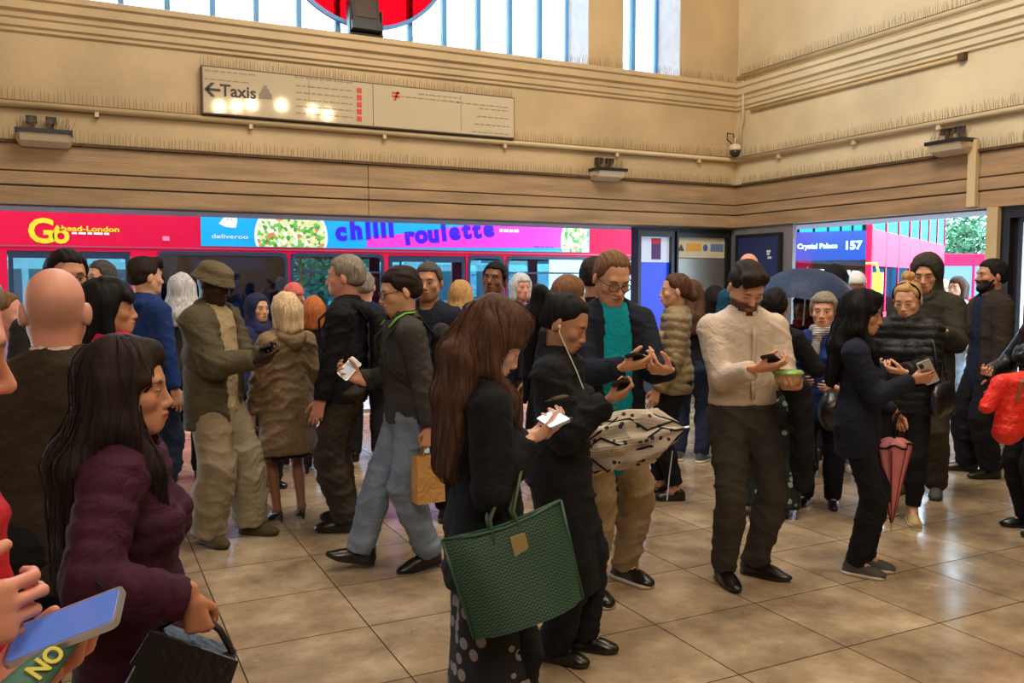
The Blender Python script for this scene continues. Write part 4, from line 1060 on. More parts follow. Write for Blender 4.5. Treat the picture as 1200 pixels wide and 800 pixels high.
    for e in (1, -1):
        so = shoe(st[0], MATS[st[1]], root, e, u*(.93 if fem else 1.03), det)
        so.matrix_local = Matrix.Translation(ft[e][1]) @ Matrix(ft[e][0].tolist()).to_4x4()
    # --- hair and headwear
    make_hair(sp, F, finish, hw, HR, hs, tp, u, det, seed, root, hcol)
    for fx in sp.get('extra', ()): fx(sp['_j'])
    return root

_SH = {}
def shoe(kind, m, parent, e, sc, det):
    k = (kind, det)
    if k not in _SH:
        F = Fld()
        if kind == 'heel':
            F.rc((0,-.035,.085),(0,.06,.045),.028,.030,.02); F.el((0,.115,.02),(.036,.062,.022),None,.03); F.rc((0,-.055,.06),(0,-.06,.0),.018,.006,.01)
            F.el((0,.0,.115),(.03,.07,.05),None,.01,'sub'); 
        else:
            F.el((0,-.035,.045),(.037,.048,.05),None,.02); F.el((0,.05,.038),(.042,.10,.042),None,.03); F.el((0,.13,.026),(.046 if kind != 'dress' else .040,.066 if kind != 'dress' else .08,.032 if kind != 'dress' else .026),None,.03)
            F.rc((0,-.02,.06),(0,-.025,.115 if kind != 'low' else .09),.044,.044,.02,None,True)
            F.rc((0,-.04,.012),(0,.12,.012),.043,.046,.01,(np.eye(3),np.array([1,1,.4]),np.zeros(3)))
            if kind == 'trainer': F.rc((0,-.045,.018),(0,.135,.018),.046,.050,.012,(np.eye(3),np.array([1,1,.55]),np.zeros(3)))
        F.fn(lambda P: F32(.002)-P[..., 2])
        V, Q = F.mesh({2: .0075, 1: .010, 0: .015}[det]); V = smooth(V, Q, 1)
        F = Fld(); F.rc((0,-.043,.012),(0,.135,.012),.051,.055,.01,(np.eye(3),np.array([1,1,.6]),np.zeros(3))); F.fn(lambda P: F32(.0)-P[..., 2]); F.fn(lambda P: P[..., 2]-F32(.026))
        V2, Q2 = F.mesh(.007)
        _SH[k] = (V, Q, V2, Q2)
    V, Q, V2, Q2 = _SH[k]
    o = np_mesh('shoe', V*sc, Q, m, parent)
    if kind == 'trainer':
        np_mesh('sole', V2*sc, Q2, MATS['sole_white'], o)
        l = MB()
        for i in range(4): l.tube([(-.022*sc,(.03+i*.018)*sc,(.090-i*.009)*sc),(0,(.036+i*.018)*sc,(.102-i*.009)*sc),(.022*sc,(.03+i*.018)*sc,(.090-i*.009)*sc)], .004*sc, 5)
        l.build('laces', MATS['lace_cream'], o)
    return o

def make_hair(sp, F_, finish, hw, HR, hs, tp, u, det, seed, root, hcol):
    st = sp.get('hair', 'short'); m = hair_mat(sp.get('hairc', 'brown'), hcol); hh = {2: .0066, 1: .008, 0: .012}[det]
    th = sp.get('hth', .014)
    def cap(F, t=th, front=.062, sideb=-.02, back=-.055, fr_y=.05, top=0):
        F.el(hw((0,-.014,.037+top*.5)), np.array([.076+t, .100+t, .09+t+top])*hs, HR, .02)
        F.el(hw((0,-.06,-.01)), np.array([.062+t*.7, .052+t*.7, .06])*hs, HR, .03)
        O = hw((0,0,0)).astype(F32)
        def cut(P):
            q = ((P-O)@HR.astype(F32))/F32(hs); y = q[..., 1]
            zm = np.interp(y, [-.12, -.03, -.012, fr_y-.012, fr_y, .12], [back, back, sideb, sideb+.035, front, front+.01]).astype(F32)
            return (zm-q[..., 2])*F32(.7)
        F.fn(cut, 'clip', .03*hs)
    def groove(V, amp, n=46): return V
    if st == 'bald': return
    F = Fld()
    if st == 'short':
        cap(F, front=sp.get('front', .062)); finish('hair', F, m, hh*.85, .0035, 70, None, 9, kind='short')
    elif st == 'quiff':
        cap(F, front=.058); F.rc(hw((-.045,.062,.10)), hw((.045,.066,.105)), .026*hs, .028*hs, .03); F.rc(hw((.0,.075,.095)), hw((.05,.085,.07)), .022*hs, .014*hs, .02)
        finish('hair', F, m, hh, .0045, 50, None, 9, kind='short')
    elif st == 'bob':
        cap(F, t=.02, front=.05, sideb=-.06, back=-.09, fr_y=.055)
        for e in (-1, 1):
            F.rc(hw((e*.072,-.01,.03)), hw((e*.072,.0,-.09)), .034*hs, .030*hs, .03); F.rc(hw((e*.05,-.075,.02)), hw((e*.05,-.07,-.11)), .045*hs, .04*hs, .03)
        F.rc(hw((0,-.085,.0)), hw((0,-.08,-.12)), .05*hs, .04*hs, .03)
        if sp.get('fringe', 1): F.rc(hw((-.05,.078,.058)), hw((.05,.078,.058)), .020*hs, .020*hs, .02); F.rc(hw((-.045,.088,.04)), hw((.045,.088,.04)), .011*hs, .011*hs, .02)
        finish('hair', F, m, hh, .005, 45, None, 9, kind='hair')
    elif st in ('long', 'wavy'):
        cap(F, t=.018, front=.07, sideb=-.05, back=-.09, fr_y=.06)
        Lh = sp.get('hlen', .38); tz = HR
        top = hw((0,-.085,.0)); dn = np.array([0, 0, -1.])
        back = tp(0,-.145,1.475-.05)
        for e, w_ in ((-1, 1), (-.35, 1), (.35, 1), (1, 1)):
            a = hw((e*.062,-.06 if abs(e) < 1 else -.035,.02)); b = hw((e*.075,-.085 if abs(e) < 1 else -.045,-.10)); 
            c = tp(e*.10, -.14 if abs(e) < 1 else -.10, 1.42); d = tp(e*.10, -.16 if abs(e) < 1 else -.145, 1.45-Lh); r = .046 if st == 'long' else .066
            F.rc(a, b, .045*hs, .045*hs, .03); F.rc(b, c, .045*hs, r*u, .035); F.rc(c, d, r*u, r*.6*u, .035)
        for e in sp.get('locks', (1, -1)):
            a = hw((e*.07,.02,.03)); b = hw((e*.083,.02,-.08)); c = tp(e*.085, .085, 1.40); d = tp(e*.075, .125, 1.42-sp.get('llen', .2))
            F.rc(a, b, .028*hs, .028*hs, .02); F.rc(b, c, .028*hs, .03*u, .025); F.rc(c, d, .03*u, .014*u, .02)
        F.rc(hw((-.01,.06,.105)), hw((.065,.06,.03)), .022*hs, .02*hs, .02); F.rc(hw((.01,.06,.105)), hw((-.065,.06,.03)), .022*hs, .02*hs, .02)
        o = finish('hair', F, m, hh*1.15, .006 if st == 'long' else .014, 30, None, 9, kind='hair')
        # loose strands over the volume
        if det >= 1:
            rn = random.Random(seed); mb = MB(); me = o.data; nv = len(me.vertices)
            N_ = 300 if det == 2 else 120
            co = np.empty(nv*3, F32); me.vertices.foreach_get('co', co); co = co.reshape(-1, 3)
            nn = np.empty(nv*3, F32); me.vertices.foreach_get('normal', nn); nn = nn.reshape(-1, 3)
            from mathutils.bvhtree import BVHTree
            bv = BVHTree.FromPolygons([tuple(c) for c in co], [tuple(p.vertices) for p in me.polygons])
            zmin = co[:, 2].min()
            for k in range(N_):
                i = rn.randrange(nv)
                if nn[i][2] < -.2: continue
                p = Vector(co[i]); pts = [p]; ph = rn.random()*6; L = rn.uniform(.12, .3); st_ = .022
                for j in range(int(L/st_)):
                    q = p+Vector((.004*math.sin(ph+j*.8), .004*math.cos(ph+j*.7), -st_))
                    loc, no, ii, ds = bv.find_nearest(q)
                    if loc is None: break
                    q = loc+no*(.003+.003*rn.random()); 
                    if (q-p).length < .004: break
                    pts.append(q); p = q
                if len(pts) > 3:
                    n_ = len(pts); mb.tube(pts, [.0019*math.sin(math.pi*(.15+.8*t/(n_-1)))+.0005 for t in range(n_)], 3, caps=False)
            if mb.v: s_ = mb.build('strands', m, o, smooth=True, fix=False, kind='stuff')
    elif st in ('bun', 'ponytail', 'lowbun'):
        cap(F, t=.011, front=.072, sideb=.0, back=-.05, fr_y=.055)
        if st == 'bun':
            F.el(hw((0,-.045,.155)), np.array([.042,.042,.036])*hs, HR, .012); F.rc(hw((0,-.04,.11)), hw((0,-.045,.15)), .022*hs, .02*hs, .01)
        elif st == 'lowbun': F.el(hw((0,-.125,-.03)), np.array([.045,.04,.045])*hs, HR, .015)
        else:
            a = hw((0,-.11,.075)); b = a+HR@np.array([0,-.05,.01]); c = b+np.array([0,-.03,-.10]); d = tp(0,-.165,1.36); 
            F.rc(a, b, .026*hs, .028*hs, .02); F.rc(b, c, .034*hs, .036*hs, .02); F.rc(c, d, .036*hs, .022*hs, .03); F.rc(d, d+np.array([0,-.01,-.12]), .024, .01, .02)
        finish('hair', F, m, hh, .004, 50, None, 9, kind='hair')
        if sp.get('band'):
            mb = MB(); mb.tube([hw((.082*math.cos(q)*1.05, -.012+.1*0+ .03, .04+.088*math.sin(q))) for q in [math.pi*k/12 for k in range(-1, 14)]], .008, 6); mb.build('headband', MATS['cloth_black'], root, smooth=True)
    elif st == 'tonsure':
        cap(F, t=.004, front=.2, sideb=-.02, back=-.05)
        F.fn(lambda P: (((P-hw((0,0,0)).astype(F32))@HR.astype(F32))/F32(hs))[..., 2]-F32(.04)); finish('hair', F, m, hh*.8, .001, 60, None, 9)
    elif st == 'bucket':
        O = hw((0,0,0)).astype(F32)
        def hat(P):
            q = ((P-O)@HR.astype(F32))/F32(hs); r = np.sqrt(q[..., 0]**2+((q[..., 1]+.012)*.9)**2); z = q[..., 2]
            brim = np.maximum(np.maximum(r-(.096+.024*np.clip((.07-z)/.05, 0, 1)), z-.075), .016-z); crown = np.maximum(np.sqrt(np.maximum(r, 0)**2+np.maximum(z-.085, 0)**2*3.2)-(.097-.008*np.clip((z-.07)/.06, 0, 1)), .06-z)
            hol = np.maximum(r-(.084+.02*np.clip((.06-z)/.045, 0, 1)), z-.07)
            return (np.maximum(np.minimum(brim, crown), -hol)*F32(hs))
        F.ops.append((hat, hw((0,0,.08))-.16, hw((0,0,.08))+.16, 0, 'add'))
        finish('bucket_hat', F, sp['hatm'], hh, .002, 40, None, 9)
    elif st == 'beanie':
        F.el(hw((0,-.014,.045)), np.array([.092,.114,.105])*hs, HR, .02)
        O = hw((0,0,0)).astype(F32)
        F.fn(lambda P: (F32(.03)-(((P-O)@HR.astype(F32))/F32(hs))[..., 2]+F32(.0))); finish('beanie', F, sp['hatm'], hh, .002, 50, None, 9)
    if sp.get('beardvol'):
        F = Fld(); O = hw((0,0,0)).astype(F32)
        F.el(hw((0,.055,-.097)), np.array([.040,.046,.034])*hs, HR, .02)
        for e in (-1, 1): F.rc(hw((e*.064,.012,-.03)), hw((e*.035,.065,-.09)), .014*hs, .022*hs, .02)
        F.rc(hw((-.025,.098,-.05)), hw((.025,.098,-.05)), .007*hs, .007*hs, .01)
        F.el(hw((0,.115,-.064)), np.array([.02,.03,.0075])*hs, HR, .004, 'sub')
        finish('beard', F, m, hh*.8, .002, 60, None, 11)

def glasses(col='frame_black'):
    def fn(j):
        hw = j['hw']; mb = MB()
        for e in (-1, 1):
            mb.tube([hw((e*(.031+.026*math.cos(q)), .106-.012*abs(.3+.5*math.cos(q)), -.001+.019*math.sin(q))) for q in [2*math.pi*k/14 for k in range(15)]], .0026, 5)
            mb.tube([hw((e*.058,.097,.008)), hw((e*.078,.05,.010)), hw((e*.083,-.01,.012))], .0028, 5)
        mb.tube([hw((-.008,.110,.004)), hw((.008,.110,.004))], .0025, 5)
        o = mb.build('glasses', MATS[col], j['root'], smooth=True)
    return fn
# ================================================================== PEOPLE
def cloth(n, c, rough=.85, var=.22, vs_=9, bump=.12, bs=700, **k): return mat(n, c, rough, var=var, vscale=vs_, bump=bump, bscale=bs, spec=.25, wrinkle=.35, **k)
cloth('cloth_black', rgb(20,20,26)); cloth('cloth_ink', rgb(24,28,44)); cloth('cloth_charcoal', rgb(48,46,48)); cloth('cloth_navy', rgb(28,36,66))
mat('shoe_black', rgb(18,17,18), .28, spec=.6); mat('shoe_suede', rgb(70,60,32), .9, var=.2); mat('shoe_grey', rgb(70,68,68), .7, var=.2); mat('shoe_beige', rgb(186,160,110), .7, var=.15)
mat('sole_white', rgb(205,195,180), .7); mat('lace_cream', rgb(225,205,165), .8); mat('frame_black', rgb(20,18,20), .3); mat('shoe_brown', rgb(52,34,26), .5)
cloth('cloth_red', rgb(190,16,30), .5); cloth('cloth_purple', rgb(60,20,42), .8); cloth('tweed_brown', rgb(56,46,34), .9, bs=300); cloth('cloth_pink', rgb(200,30,80))
cloth('cloth_navy_bright', rgb(28,52,110)); cloth('parka_olive', rgb(86,78,58)); cloth('sweat_grey', rgb(150,136,112)); cloth('hoodie_cream', rgb(168,148,116)); cloth('hat_khaki', rgb(104,92,70))
cloth('coat_tan', rgb(128,104,76), .5, var=.3); cloth('trouser_brown', rgb(58,50,42)); cloth('jean_pale', rgb(122,136,156)); cloth('jacket_grey', rgb(62,58,56)); cloth('teal_tee', rgb(0,150,168))
cloth('khaki', rgb(158,136,104)); cloth('puffer_beige', rgb(140,122,92), .5); cloth('shirt_white', rgb(206,188,172), .8, var=.06); cloth('trouser_charcoal', rgb(62,56,50)); cloth('denim_dark', rgb(30,38,62))
cloth('puffer_black', rgb(26,26,30), .5); cloth('coat_darkolive', rgb(52,50,44)); cloth('jacket_darkbrown', rgb(50,42,38)); mat('leather_black', rgb(20,20,24), .32, bump=.4, bscale=60, spec=.6)
cloth('cloth_white', rgb(225,228,235)); cloth('cloth_teal', rgb(20,70,100)); cloth('hood_blue', rgb(44,46,84)); cloth('cloth_lilac', rgb(150,120,170)); cloth('tight_tan', rgb(150,104,76))
def pattern_mat(name, c0, c1, scale, thr, kind='VORONOI', stretch=(1,1,1), c2=None):
    m = bpy.data.materials.new(name); m.use_nodes = True; MATS[name] = m; N = m.node_tree.nodes; L = m.node_tree.links; p = N['Principled BSDF']; p.inputs['Roughness'].default_value = .8
    tc = N.new('ShaderNodeTexCoord'); mp = N.new('ShaderNodeMapping'); mp.inputs['Scale'].default_value = stretch; L.new(tc.outputs['Object'], mp.inputs[0])
    cr = N.new('ShaderNodeValToRGB'); cr.color_ramp.interpolation = 'CONSTANT'; e = cr.color_ramp.elements; e[0].color = (*c0, 1); e[1].position = thr; e[1].color = (*c1, 1)
    if kind == 'WAVE':
        t = N.new('ShaderNodeTexWave'); t.bands_direction = 'Z'; t.inputs['Scale'].default_value = scale; t.inputs['Distortion'].default_value = .6; L.new(mp.outputs[0], t.inputs['Vector']); L.new(t.outputs['Fac'], cr.inputs[0])
    else:
        t = N.new('ShaderNodeTexVoronoi'); t.inputs['Scale'].default_value = scale; L.new(mp.outputs[0], t.inputs['Vector'])
        L.new(t.outputs['Distance'], cr.inputs[0])
    L.new(cr.outputs[0], p.inputs['Base Color']); return m
pattern_mat('floral_dark', rgb(120,150,130), rgb(14,24,30), 16, .32); pattern_mat('floral_grey', rgb(150,140,140), rgb(20,18,26), 18, .36)
pattern_mat('stripe_scarf', rgb(205,200,195), rgb(40,42,58), 26, .5, 'WAVE'); 
M = MATS
def floor_at(px, py, phi, **k):
    p = onZ(px, py); return at_(p[0], p[1], phi)
def depth_at(px, D, phi):
    p = atD(px, 330, D); return at_(p[0], p[1], phi)
def at_(x, y, phi):
    v = nrm((x, y)); c = -v; r = np.array([v[1], -v[0]]); f = math.cos(R(phi))*c+math.sin(R(phi))*r
    return dict(x=float(x), y=float(y), rz=math.atan2(-f[0], f[1]))
def top_h(pl, py):
    D = float(np.array([pl['x'], pl['y'], 0])@np.array([FWD[0], FWD[1], 0])); D = D/ (FWD[0]**2+FWD[1]**2)**.5
    return CAMH+(400-71-py)*D/FPX   # horizon sits near row 329
PEOPLE = {}
_n = [0]
def P(key, pl, top, label, **k):
    _n[0] += 1
    sp = dict(pl); sp['H'] = k.pop('H', None) or top_h(pl, top)+.004+k.pop('dh', 0); sp['label'] = label; sp['seed'] = 11*_n[0]; sp.update(k); PEOPLE[key] = sp; make_person(sp); return sp
def J(m, **k): return dict(t='top', m=M[m], **k)
def T(m, **k): return dict(t='legs', m=M[m], **k)
# standard arm poses
def PH_R(x=.06, y=.30, z=1.12, **k): return dict(pos=(x, y, z), f=(-.85, .45, .12), p=(.1, -.55, .83), curl='hold', **k)
def PH_L(x=-.06, y=.30, z=1.12, **k): return dict(pos=(x, y, z), f=(.85, .45, .12), p=(-.1, -.55, .83), curl='hold', **k)

P('red', depth_at(-150, 1.15, 88), 305, 'person in red jacket cut off at left edge, both hands on phone', sex='m', det=2, skin='pink', hair='short', hairc='grey', hpitch=10, lean=4, eyes=.5, hs=1.06, H=1.72,
  rh=dict(w=(-95,742,1.02), f=(-.1,1,.03), p=(-1,-.1,-.1), curl='half', hint=(.1,-1,-1)), lh=dict(w=(-30,822,1.12), f=(.3,.9,.25), p=(.1,-.35,.9), curl='relax', hint=(-.5,-.7,-.9)),
  wear=[J('cloth_red', e=.022, hem=.80, collar=(.0,.03), folds=.010, ff=11), T('cloth_black')])
P('purple', depth_at(143, 2.17, 78), 408, 'woman with long wavy dark hair in quilted purple coat, black bag in hand', sex='f', det=2, skin='tan', hair='wavy', hairc='darkbrown', hlen=.36, locks=(1,), eyes=.7, fat=1.1, hpitch=2, dh=.0,
  rh=dict(w=(224,702,2.0), f=(-.05,.2,-1), p=(-1,.1,-.1), curl='grip', hint=(.3,-1,0)), lh=dict(pos=(-.2,.02,.9), curl='relax'),
  wear=[J('cloth_purple', e=.035, hem=.50, flare=.05, collar=(.008,.05), folds=.003, puff=(.055,.008), label='quilted purple coat'), T('cloth_black')])
P('bald', depth_at(64, 2.62, 172), 320, 'bald man seen from behind in dark brown tweed jacket and pale collar', det=2, skin='pink', hair='bald', hairc='grey', tonsure=.25, dh=.0,
  wear=[J('shirt_white', e=.012, hem=.9, collar=(.012,.085), n='shirt'), J('tweed_brown', e=.03, hem=.76, flare=.02, collar=(.02,.045), folds=.006), T('cloth_black')])
P('bob', depth_at(127, 3.9, 84), 332, 'woman with dark fringe bob and pink scarf behind the bald man', sex='f', skin='tan', hair='bob', hairc='black', eyes=.8,
  wear=[J('cloth_black', e=.025, hem=.7), dict(t='scarf', m=M['cloth_pink'], tail=1), T('cloth_black')], extra=())
P('specs', depth_at(79, 4.3, 14), 297, 'dark-haired man in black-rimmed glasses peering over the bald head', skin='tan', hair='short', hairc='black', stubble=.4, extra=[glasses()], wear=[J('cloth_charcoal', collar=(.0,.04)), T('cloth_black')])
P('blur', depth_at(118, 7.6, -60), 308, 'grey-haired man in pale striped shirt far left by bus door', det=0, skin='light', hair='short', hairc='saltpepper', wear=[J('cloth_white', e=.015), T('denim_dark')])
P('edgew', depth_at(2, 4.6, 80), 345, 'woman with pale headwear and dark bun at far left edge', sex='f', det=0, skin='pink', hair='lowbun', hairc='lightbrown', wear=[J('cloth_lilac', collar=(0,.04)), T('cloth_black')])
P('navy', depth_at(171, 6.3, 118), 304, 'young man with dark brown hair in navy hooded jacket facing away right', skin='light', hair='quiff', hairc='darkbrown', eyes=.8, wear=[J('cloth_navy_bright', e=.03, collar=(.008,.06), hood='down'), T('denim_dark')])
P('hat', floor_at(255, 630, 58), 314, 'man in khaki bucket hat and olive parka looking down at phone', det=2, skin='dark', hair='bucket', hatm=M['hat_khaki'], hairc='black', fat=1.22, hpitch=20, eyes=.3, lip=rgb(70,40,36), dh=.03,
  rh=dict(pos=(.12,.36,1.16), f=(-.6,.7,.2), p=(-.2,-.5,.8), curl='hold', hint=(.3,-.5,-1)), lh=dict(pos=(-.02,.36,1.17), f=(.8,.5,.1), p=(0,-.5,.8), curl='hold'),
  rf=(.13,.02,25,0), lf=(-.13,.16,0,0), shoes=('low','shoe_suede'),
  wear=[T('sweat_grey', e=.02, knee=.035, ank=.045, folds=.012, ff=10), dict(t='vest', m=M['hoodie_cream'], e=.014, hem=.86, n='hoodie'), J('parka_olive', e=.035, hem=.72, flare=.03, open=(.05,.10), hood='down', arm=.9, armr=1.2, folds=.010, collar=(.02,.05))])
P('whiteh', depth_at(213, 7.2, 170), 323, 'white-haired person in pale hood behind the bucket-hat man', sex='f', det=0, hair='long', hairc='white', hlen=.1, wear=[J('jacket_grey'), T('cloth_black')])
P('kid', depth_at(302, 6.9, 35), 346, 'small person in navy hood behind the phone of the bucket-hat man', sex='f', det=0, skin='light', hair='short', hairc='darkbrown', hs=.98, wear=[J('hood_blue', hood='up', e=.025, hem=.7), T('cloth_black', ank=.03)], shoes=('low','shoe_black'))
P('pinkhat', depth_at(344, 7.9, 180), 335, 'person in pink knitted hat just above the blonde woman', sex='f', det=0, hair='beanie', hatm=cloth('hat_pink', rgb(214,110,100)), wear=[J('cloth_charcoal'), T('cloth_black')])
P('tan', floor_at(339, 609, -150), 347, 'blonde woman from behind in long tan hooded coat and black heels', sex='f', det=2, skin='light', hair='bob', fringe=0, hairc='paleblonde', hpitch=6, legskin=rgb(150,100,72), shoes=('heel','shoe_black'), fat=1.05, rf=(.10,-.02,18,0), lf=(-.085,.03,-4,0),
  rh=dict(pos=(.2,.2,.95), curl='relax'), lh=dict(pos=(-.27,.06,.82), curl='relax'),
  wear=[dict(t='skirt', m=M['cloth_black'], hem=.50, flare=.0, e=.02), J('coat_tan', e=.035, hem=.53, flare=.045, hood='down', armr=1.2, folds=.010, ff=12)])
P('ginger', depth_at(367, 7.5, 175), 351, 'ginger-haired head right of the blonde woman', sex='f', det=0, skin='light', hair='bob', fringe=0, hairc='ginger', wear=[J('cloth_black'), T('cloth_black')])
P('greym', floor_at(408, 617, -104), 303, 'grey-haired man in black jacket wearing black backpack, facing left', det=2, skin='pink', hair='short', hairc='grey', hth=.016, eyes=.8, fat=1.08, dh=.0,
  lh=dict(pos=(-.24,.10,.86), f=(0,.3,-1), curl='relax'), rf=(.11,.03,10,0), lf=(-.10,-.01,-8,0), shoes=('low','shoe_black'),
  wear=[T('trouser_brown', e=.012, knee=.02, ank=.03, folds=.012), J('cloth_black', e=.028, hem=.83, hood='down', collar=(.01,.05), armr=1.15, folds=.008)])
P('greyb', depth_at(427, 8.0, 175), 321, 'grey curly head behind the backpack man', det=0, hair='short', hairc='grey', wear=[J('cloth_navy'), T('cloth_black')])
P('walker', floor_at(480, 662, -76), 318, 'man in glasses and grey jacket walking left with phone and paper bag', det=2, skin='light', hair='short', hairc='darkbrown', front=.056, stubble=.3, eyes=.6, lean=4, hpitch=8, extra=[glasses()], dh=.01,
  rh=dict(pos=(.06,.26,1.13), f=(.1,.9,.45), p=(-.85,0,.5), curl='hold', hint=(.6,-.6,-.8)), lh=dict(pos=(-.27,-.06,.80), f=(0,.1,-1), p=(1,0,0), curl='grip'),
  rf=(.05,.30,6,-14), lf=(-.08,-.10,-14,6), shoes=('dress','shoe_black'),
  wear=[T('jean_pale', e=.010, knee=.016, ank=.028, folds=.009), dict(t='vest', m=M['cloth_navy'], e=.012, hem=.95, n='sweater'), J('jacket_grey', e=.026, hem=.86, collar=(.008,.05), armr=1.12, folds=.008)])
P('gaze', depth_at(502, 6.1, -14), 311, 'dark-haired man in black jacket staring at the camera', skin='olive', hair='short', hairc='saltpepper', stubble=.45, eyes=.9, wear=[J('cloth_ink', e=.026, collar=(.01,.06)), T('cloth_black')])
P('blond2', depth_at(541, 7.9, 150), 331, 'blonde head right of the staring man', sex='f', det=0, hair='long', hairc='blonde', hlen=.15, wear=[J('cloth_charcoal'), T('cloth_black')])
P('suit', depth_at(578, 6.9, -18), 309, 'man in dark suit and white collar with chin raised', skin='brown', hair='short', hairc='black', hpitch=-8, hroll=-6, wear=[dict(t='vest', m=M['cloth_white'], e=.012, hem=.9), J('cloth_ink', e=.024, open=(.0,.05), collar=(.004,.03)), T('cloth_black')])
P('whit2', depth_at(611, 8.6, 25), 323, 'white-haired person against the bus windows', det=0, sex='f', skin='pink', hair='bob', fringe=0, hairc='white', wear=[J('cloth_navy'), T('cloth_black')])
P('tote', depth_at(568, 2.85, 100), 346, 'woman with long brown hair in black top carrying a green tote bag', sex='f', det=2, skin='fair', hair='long', hairc='brown', hlen=.30, llen=.26, locks=(1,-1), hpitch=34, eyes=.2, hs=1.12, dh=-.02,
  rh=dict(pos=(.12,.15,1.27), f=(-.35,.85,.35), p=(.15,-.5,.8), curl='hold', hint=(.4,-.5,-1)), lh=dict(pos=(-.06,.19,1.25), f=(.75,.6,.2), p=(.1,-.5,.8), curl='hold'),
  wear=[T('cloth_black', ank=.03), dict(t='skirt', m=M['floral_grey'], hem=.16, flare=.07, e=.03, hemy=.03), J('cloth_black', e=.026, hem=.72, flare=.04, n='top', sleeve=.9, armr=1.12, folds=.005)])
P('pony', depth_at(657, 3.8, 76), 352, 'woman with black ponytail and white earphones in long black coat', sex='f', det=2, skin='olive', hair='ponytail', hairc='black', hpitch=24, eyes=.3, dh=.02, brow=rgb(20,16,16),
  rh=dict(pos=(.10,.25,1.27), f=(-.4,.85,.35), p=(-.4,-.45,.8), curl='hold', hint=(.5,-.7,-.9)), lh=dict(pos=(-.25,.0,.82), curl='relax'), rf=(.09,.0,10,0), lf=(-.08,.10,0,0), shoes=('low','shoe_black'),
  wear=[T('cloth_black', ank=.02), J('cloth_black', e=.034, hem=.34, flare=.02, collar=(.012,.03), armr=1.2, folds=.008, hemy=.05, n='coat')])
P('brownh', depth_at(668, 5.5, 140), 328, 'short light-brown head behind the ponytail woman', det=0, skin='light', hair='short', hairc='lightbrown', hth=.02, wear=[J('cloth_charcoal'), T('cloth_black')])
P('dark24', depth_at(698, 6.3, 150), 305, 'very dark-haired head just left of the teal-shirt man', det=0, skin='tan', hair='short', hairc='darkbrown', hth=.02, wear=[J('cloth_black'), T('cloth_black')])
P('teal', floor_at(712, 686, 26), 302, 'tall man in glasses, teal shirt and open dark jacket looking at phone', det=2, skin='light', hair='short', hairc='lightbrown', hth=.010, front=.078, stubble=.15, hpitch=26, eyes=.3, extra=[glasses()], dh=.03,
  rh=dict(pos=(.10,.36,1.19), f=(-.75,.6,.2), p=(0,-.5,.85), curl='hold'), lh=dict(pos=(-.12,.38,1.17), f=(.8,.5,.1), p=(0,-.5,.85), curl='hold'), rf=(.15,.12,-4,0), lf=(-.13,-.06,-20,0), shoes=('trainer','shoe_black'),
  wear=[T('khaki', e=.010, knee=.016, ank=.02, folds=.009), dict(t='vest', m=M['teal_tee'], e=.014, hem=.80, n='shirt'), J('cloth_ink', e=.028, hem=.80, open=(.085,.07), collar=(.008,.03), armr=1.1)])
P('puffer', floor_at(788, 583, -86), 323, 'woman with low brown hair in beige puffer jacket facing left', sex='f', det=2, skin='light', hair='lowbun', hairc='brown', eyes=.9, dh=.0,
  lh=dict(pos=(-.22,.14,.88), f=(0,.3,-1), p=(1,0,0), curl='relax'), rh=dict(pos=(.1,.3,1.1), curl='hold'), rf=(.08,.08,6,0), lf=(-.08,-.02,-6,0), shoes=('low','shoe_black'),
  wear=[T('cloth_black', e=.008, ank=.016, end=.9), J('puffer_beige', e=.035, hem=.84, collar=(.014,.06), armr=1.15, puff=(.065,.014), folds=.002)])
P('long27', depth_at(812, 8.0, 165), 331, 'woman with long brown hair in front of the steel panel', sex='f', det=0, hair='long', hairc='brown', hlen=.18, wear=[J('cloth_black'), T('denim_dark')], shoes=('trainer','shoe_grey'))
P('dark28', depth_at(838, 8.4, 180), 338, 'black-haired head below the steel panel', sex='f', det=0, hair='bob', fringe=0, hairc='black', wear=[J('cloth_black'), T('cloth_black')])
P('shirt', floor_at(866, 676, 24), 314, 'bearded man in pale shirt holding phone and salad box', det=2, skin='light', hair='quiff', hairc='darkbrown', hpitch=36, eyes=.2, stubble=.5, beard=rgb(84,54,42), dh=.035, fat=1.08,
  rh=dict(pos=(.07,.33,1.20), f=(-.8,.5,.1), p=(0,-.55,.83), curl='hold', hint=(.3,-.5,-1)), lh=dict(pos=(-.15,.32,1.10), f=(.75,.6,.05), p=(0,-.2,.95), curl='hold', hint=(-.3,-.5,-1)), rf=(.11,.05,2,0), lf=(-.10,-.02,-42,0), shoes=('dress','shoe_black'),
  wear=[T('trouser_charcoal', e=.010, knee=.014, ank=.018, folds=.008), J('shirt_white', e=.022, hem=.97, collar=(.004,.045), armr=1.15, sleeve=.88, n='shirt', folds=.004)])
P('bald30', depth_at(877, 8.1, 5), 298, 'tall bald man behind the pale-shirt man', skin='pink', hair='bald', hairc='grey', wear=[J('cloth_teal'), T('cloth_black')])
P('umbr', depth_at(908, 6.1, 178), 341, 'person in dark coat and floral trousers seen from behind', sex='f', skin='olive', hair='short', hairc='black', rh=dict(pos=(.17,.18,1.30), f=(-.1,.3,1), p=(-1,0,0), curl='grip', hint=(.8,-.3,-1)),
  wear=[T('floral_dark', e=.02, knee=.03, ank=.05, n='trousers'), J('cloth_black', e=.03, hem=.72, collar=(.02,.08), hood='down'), ])
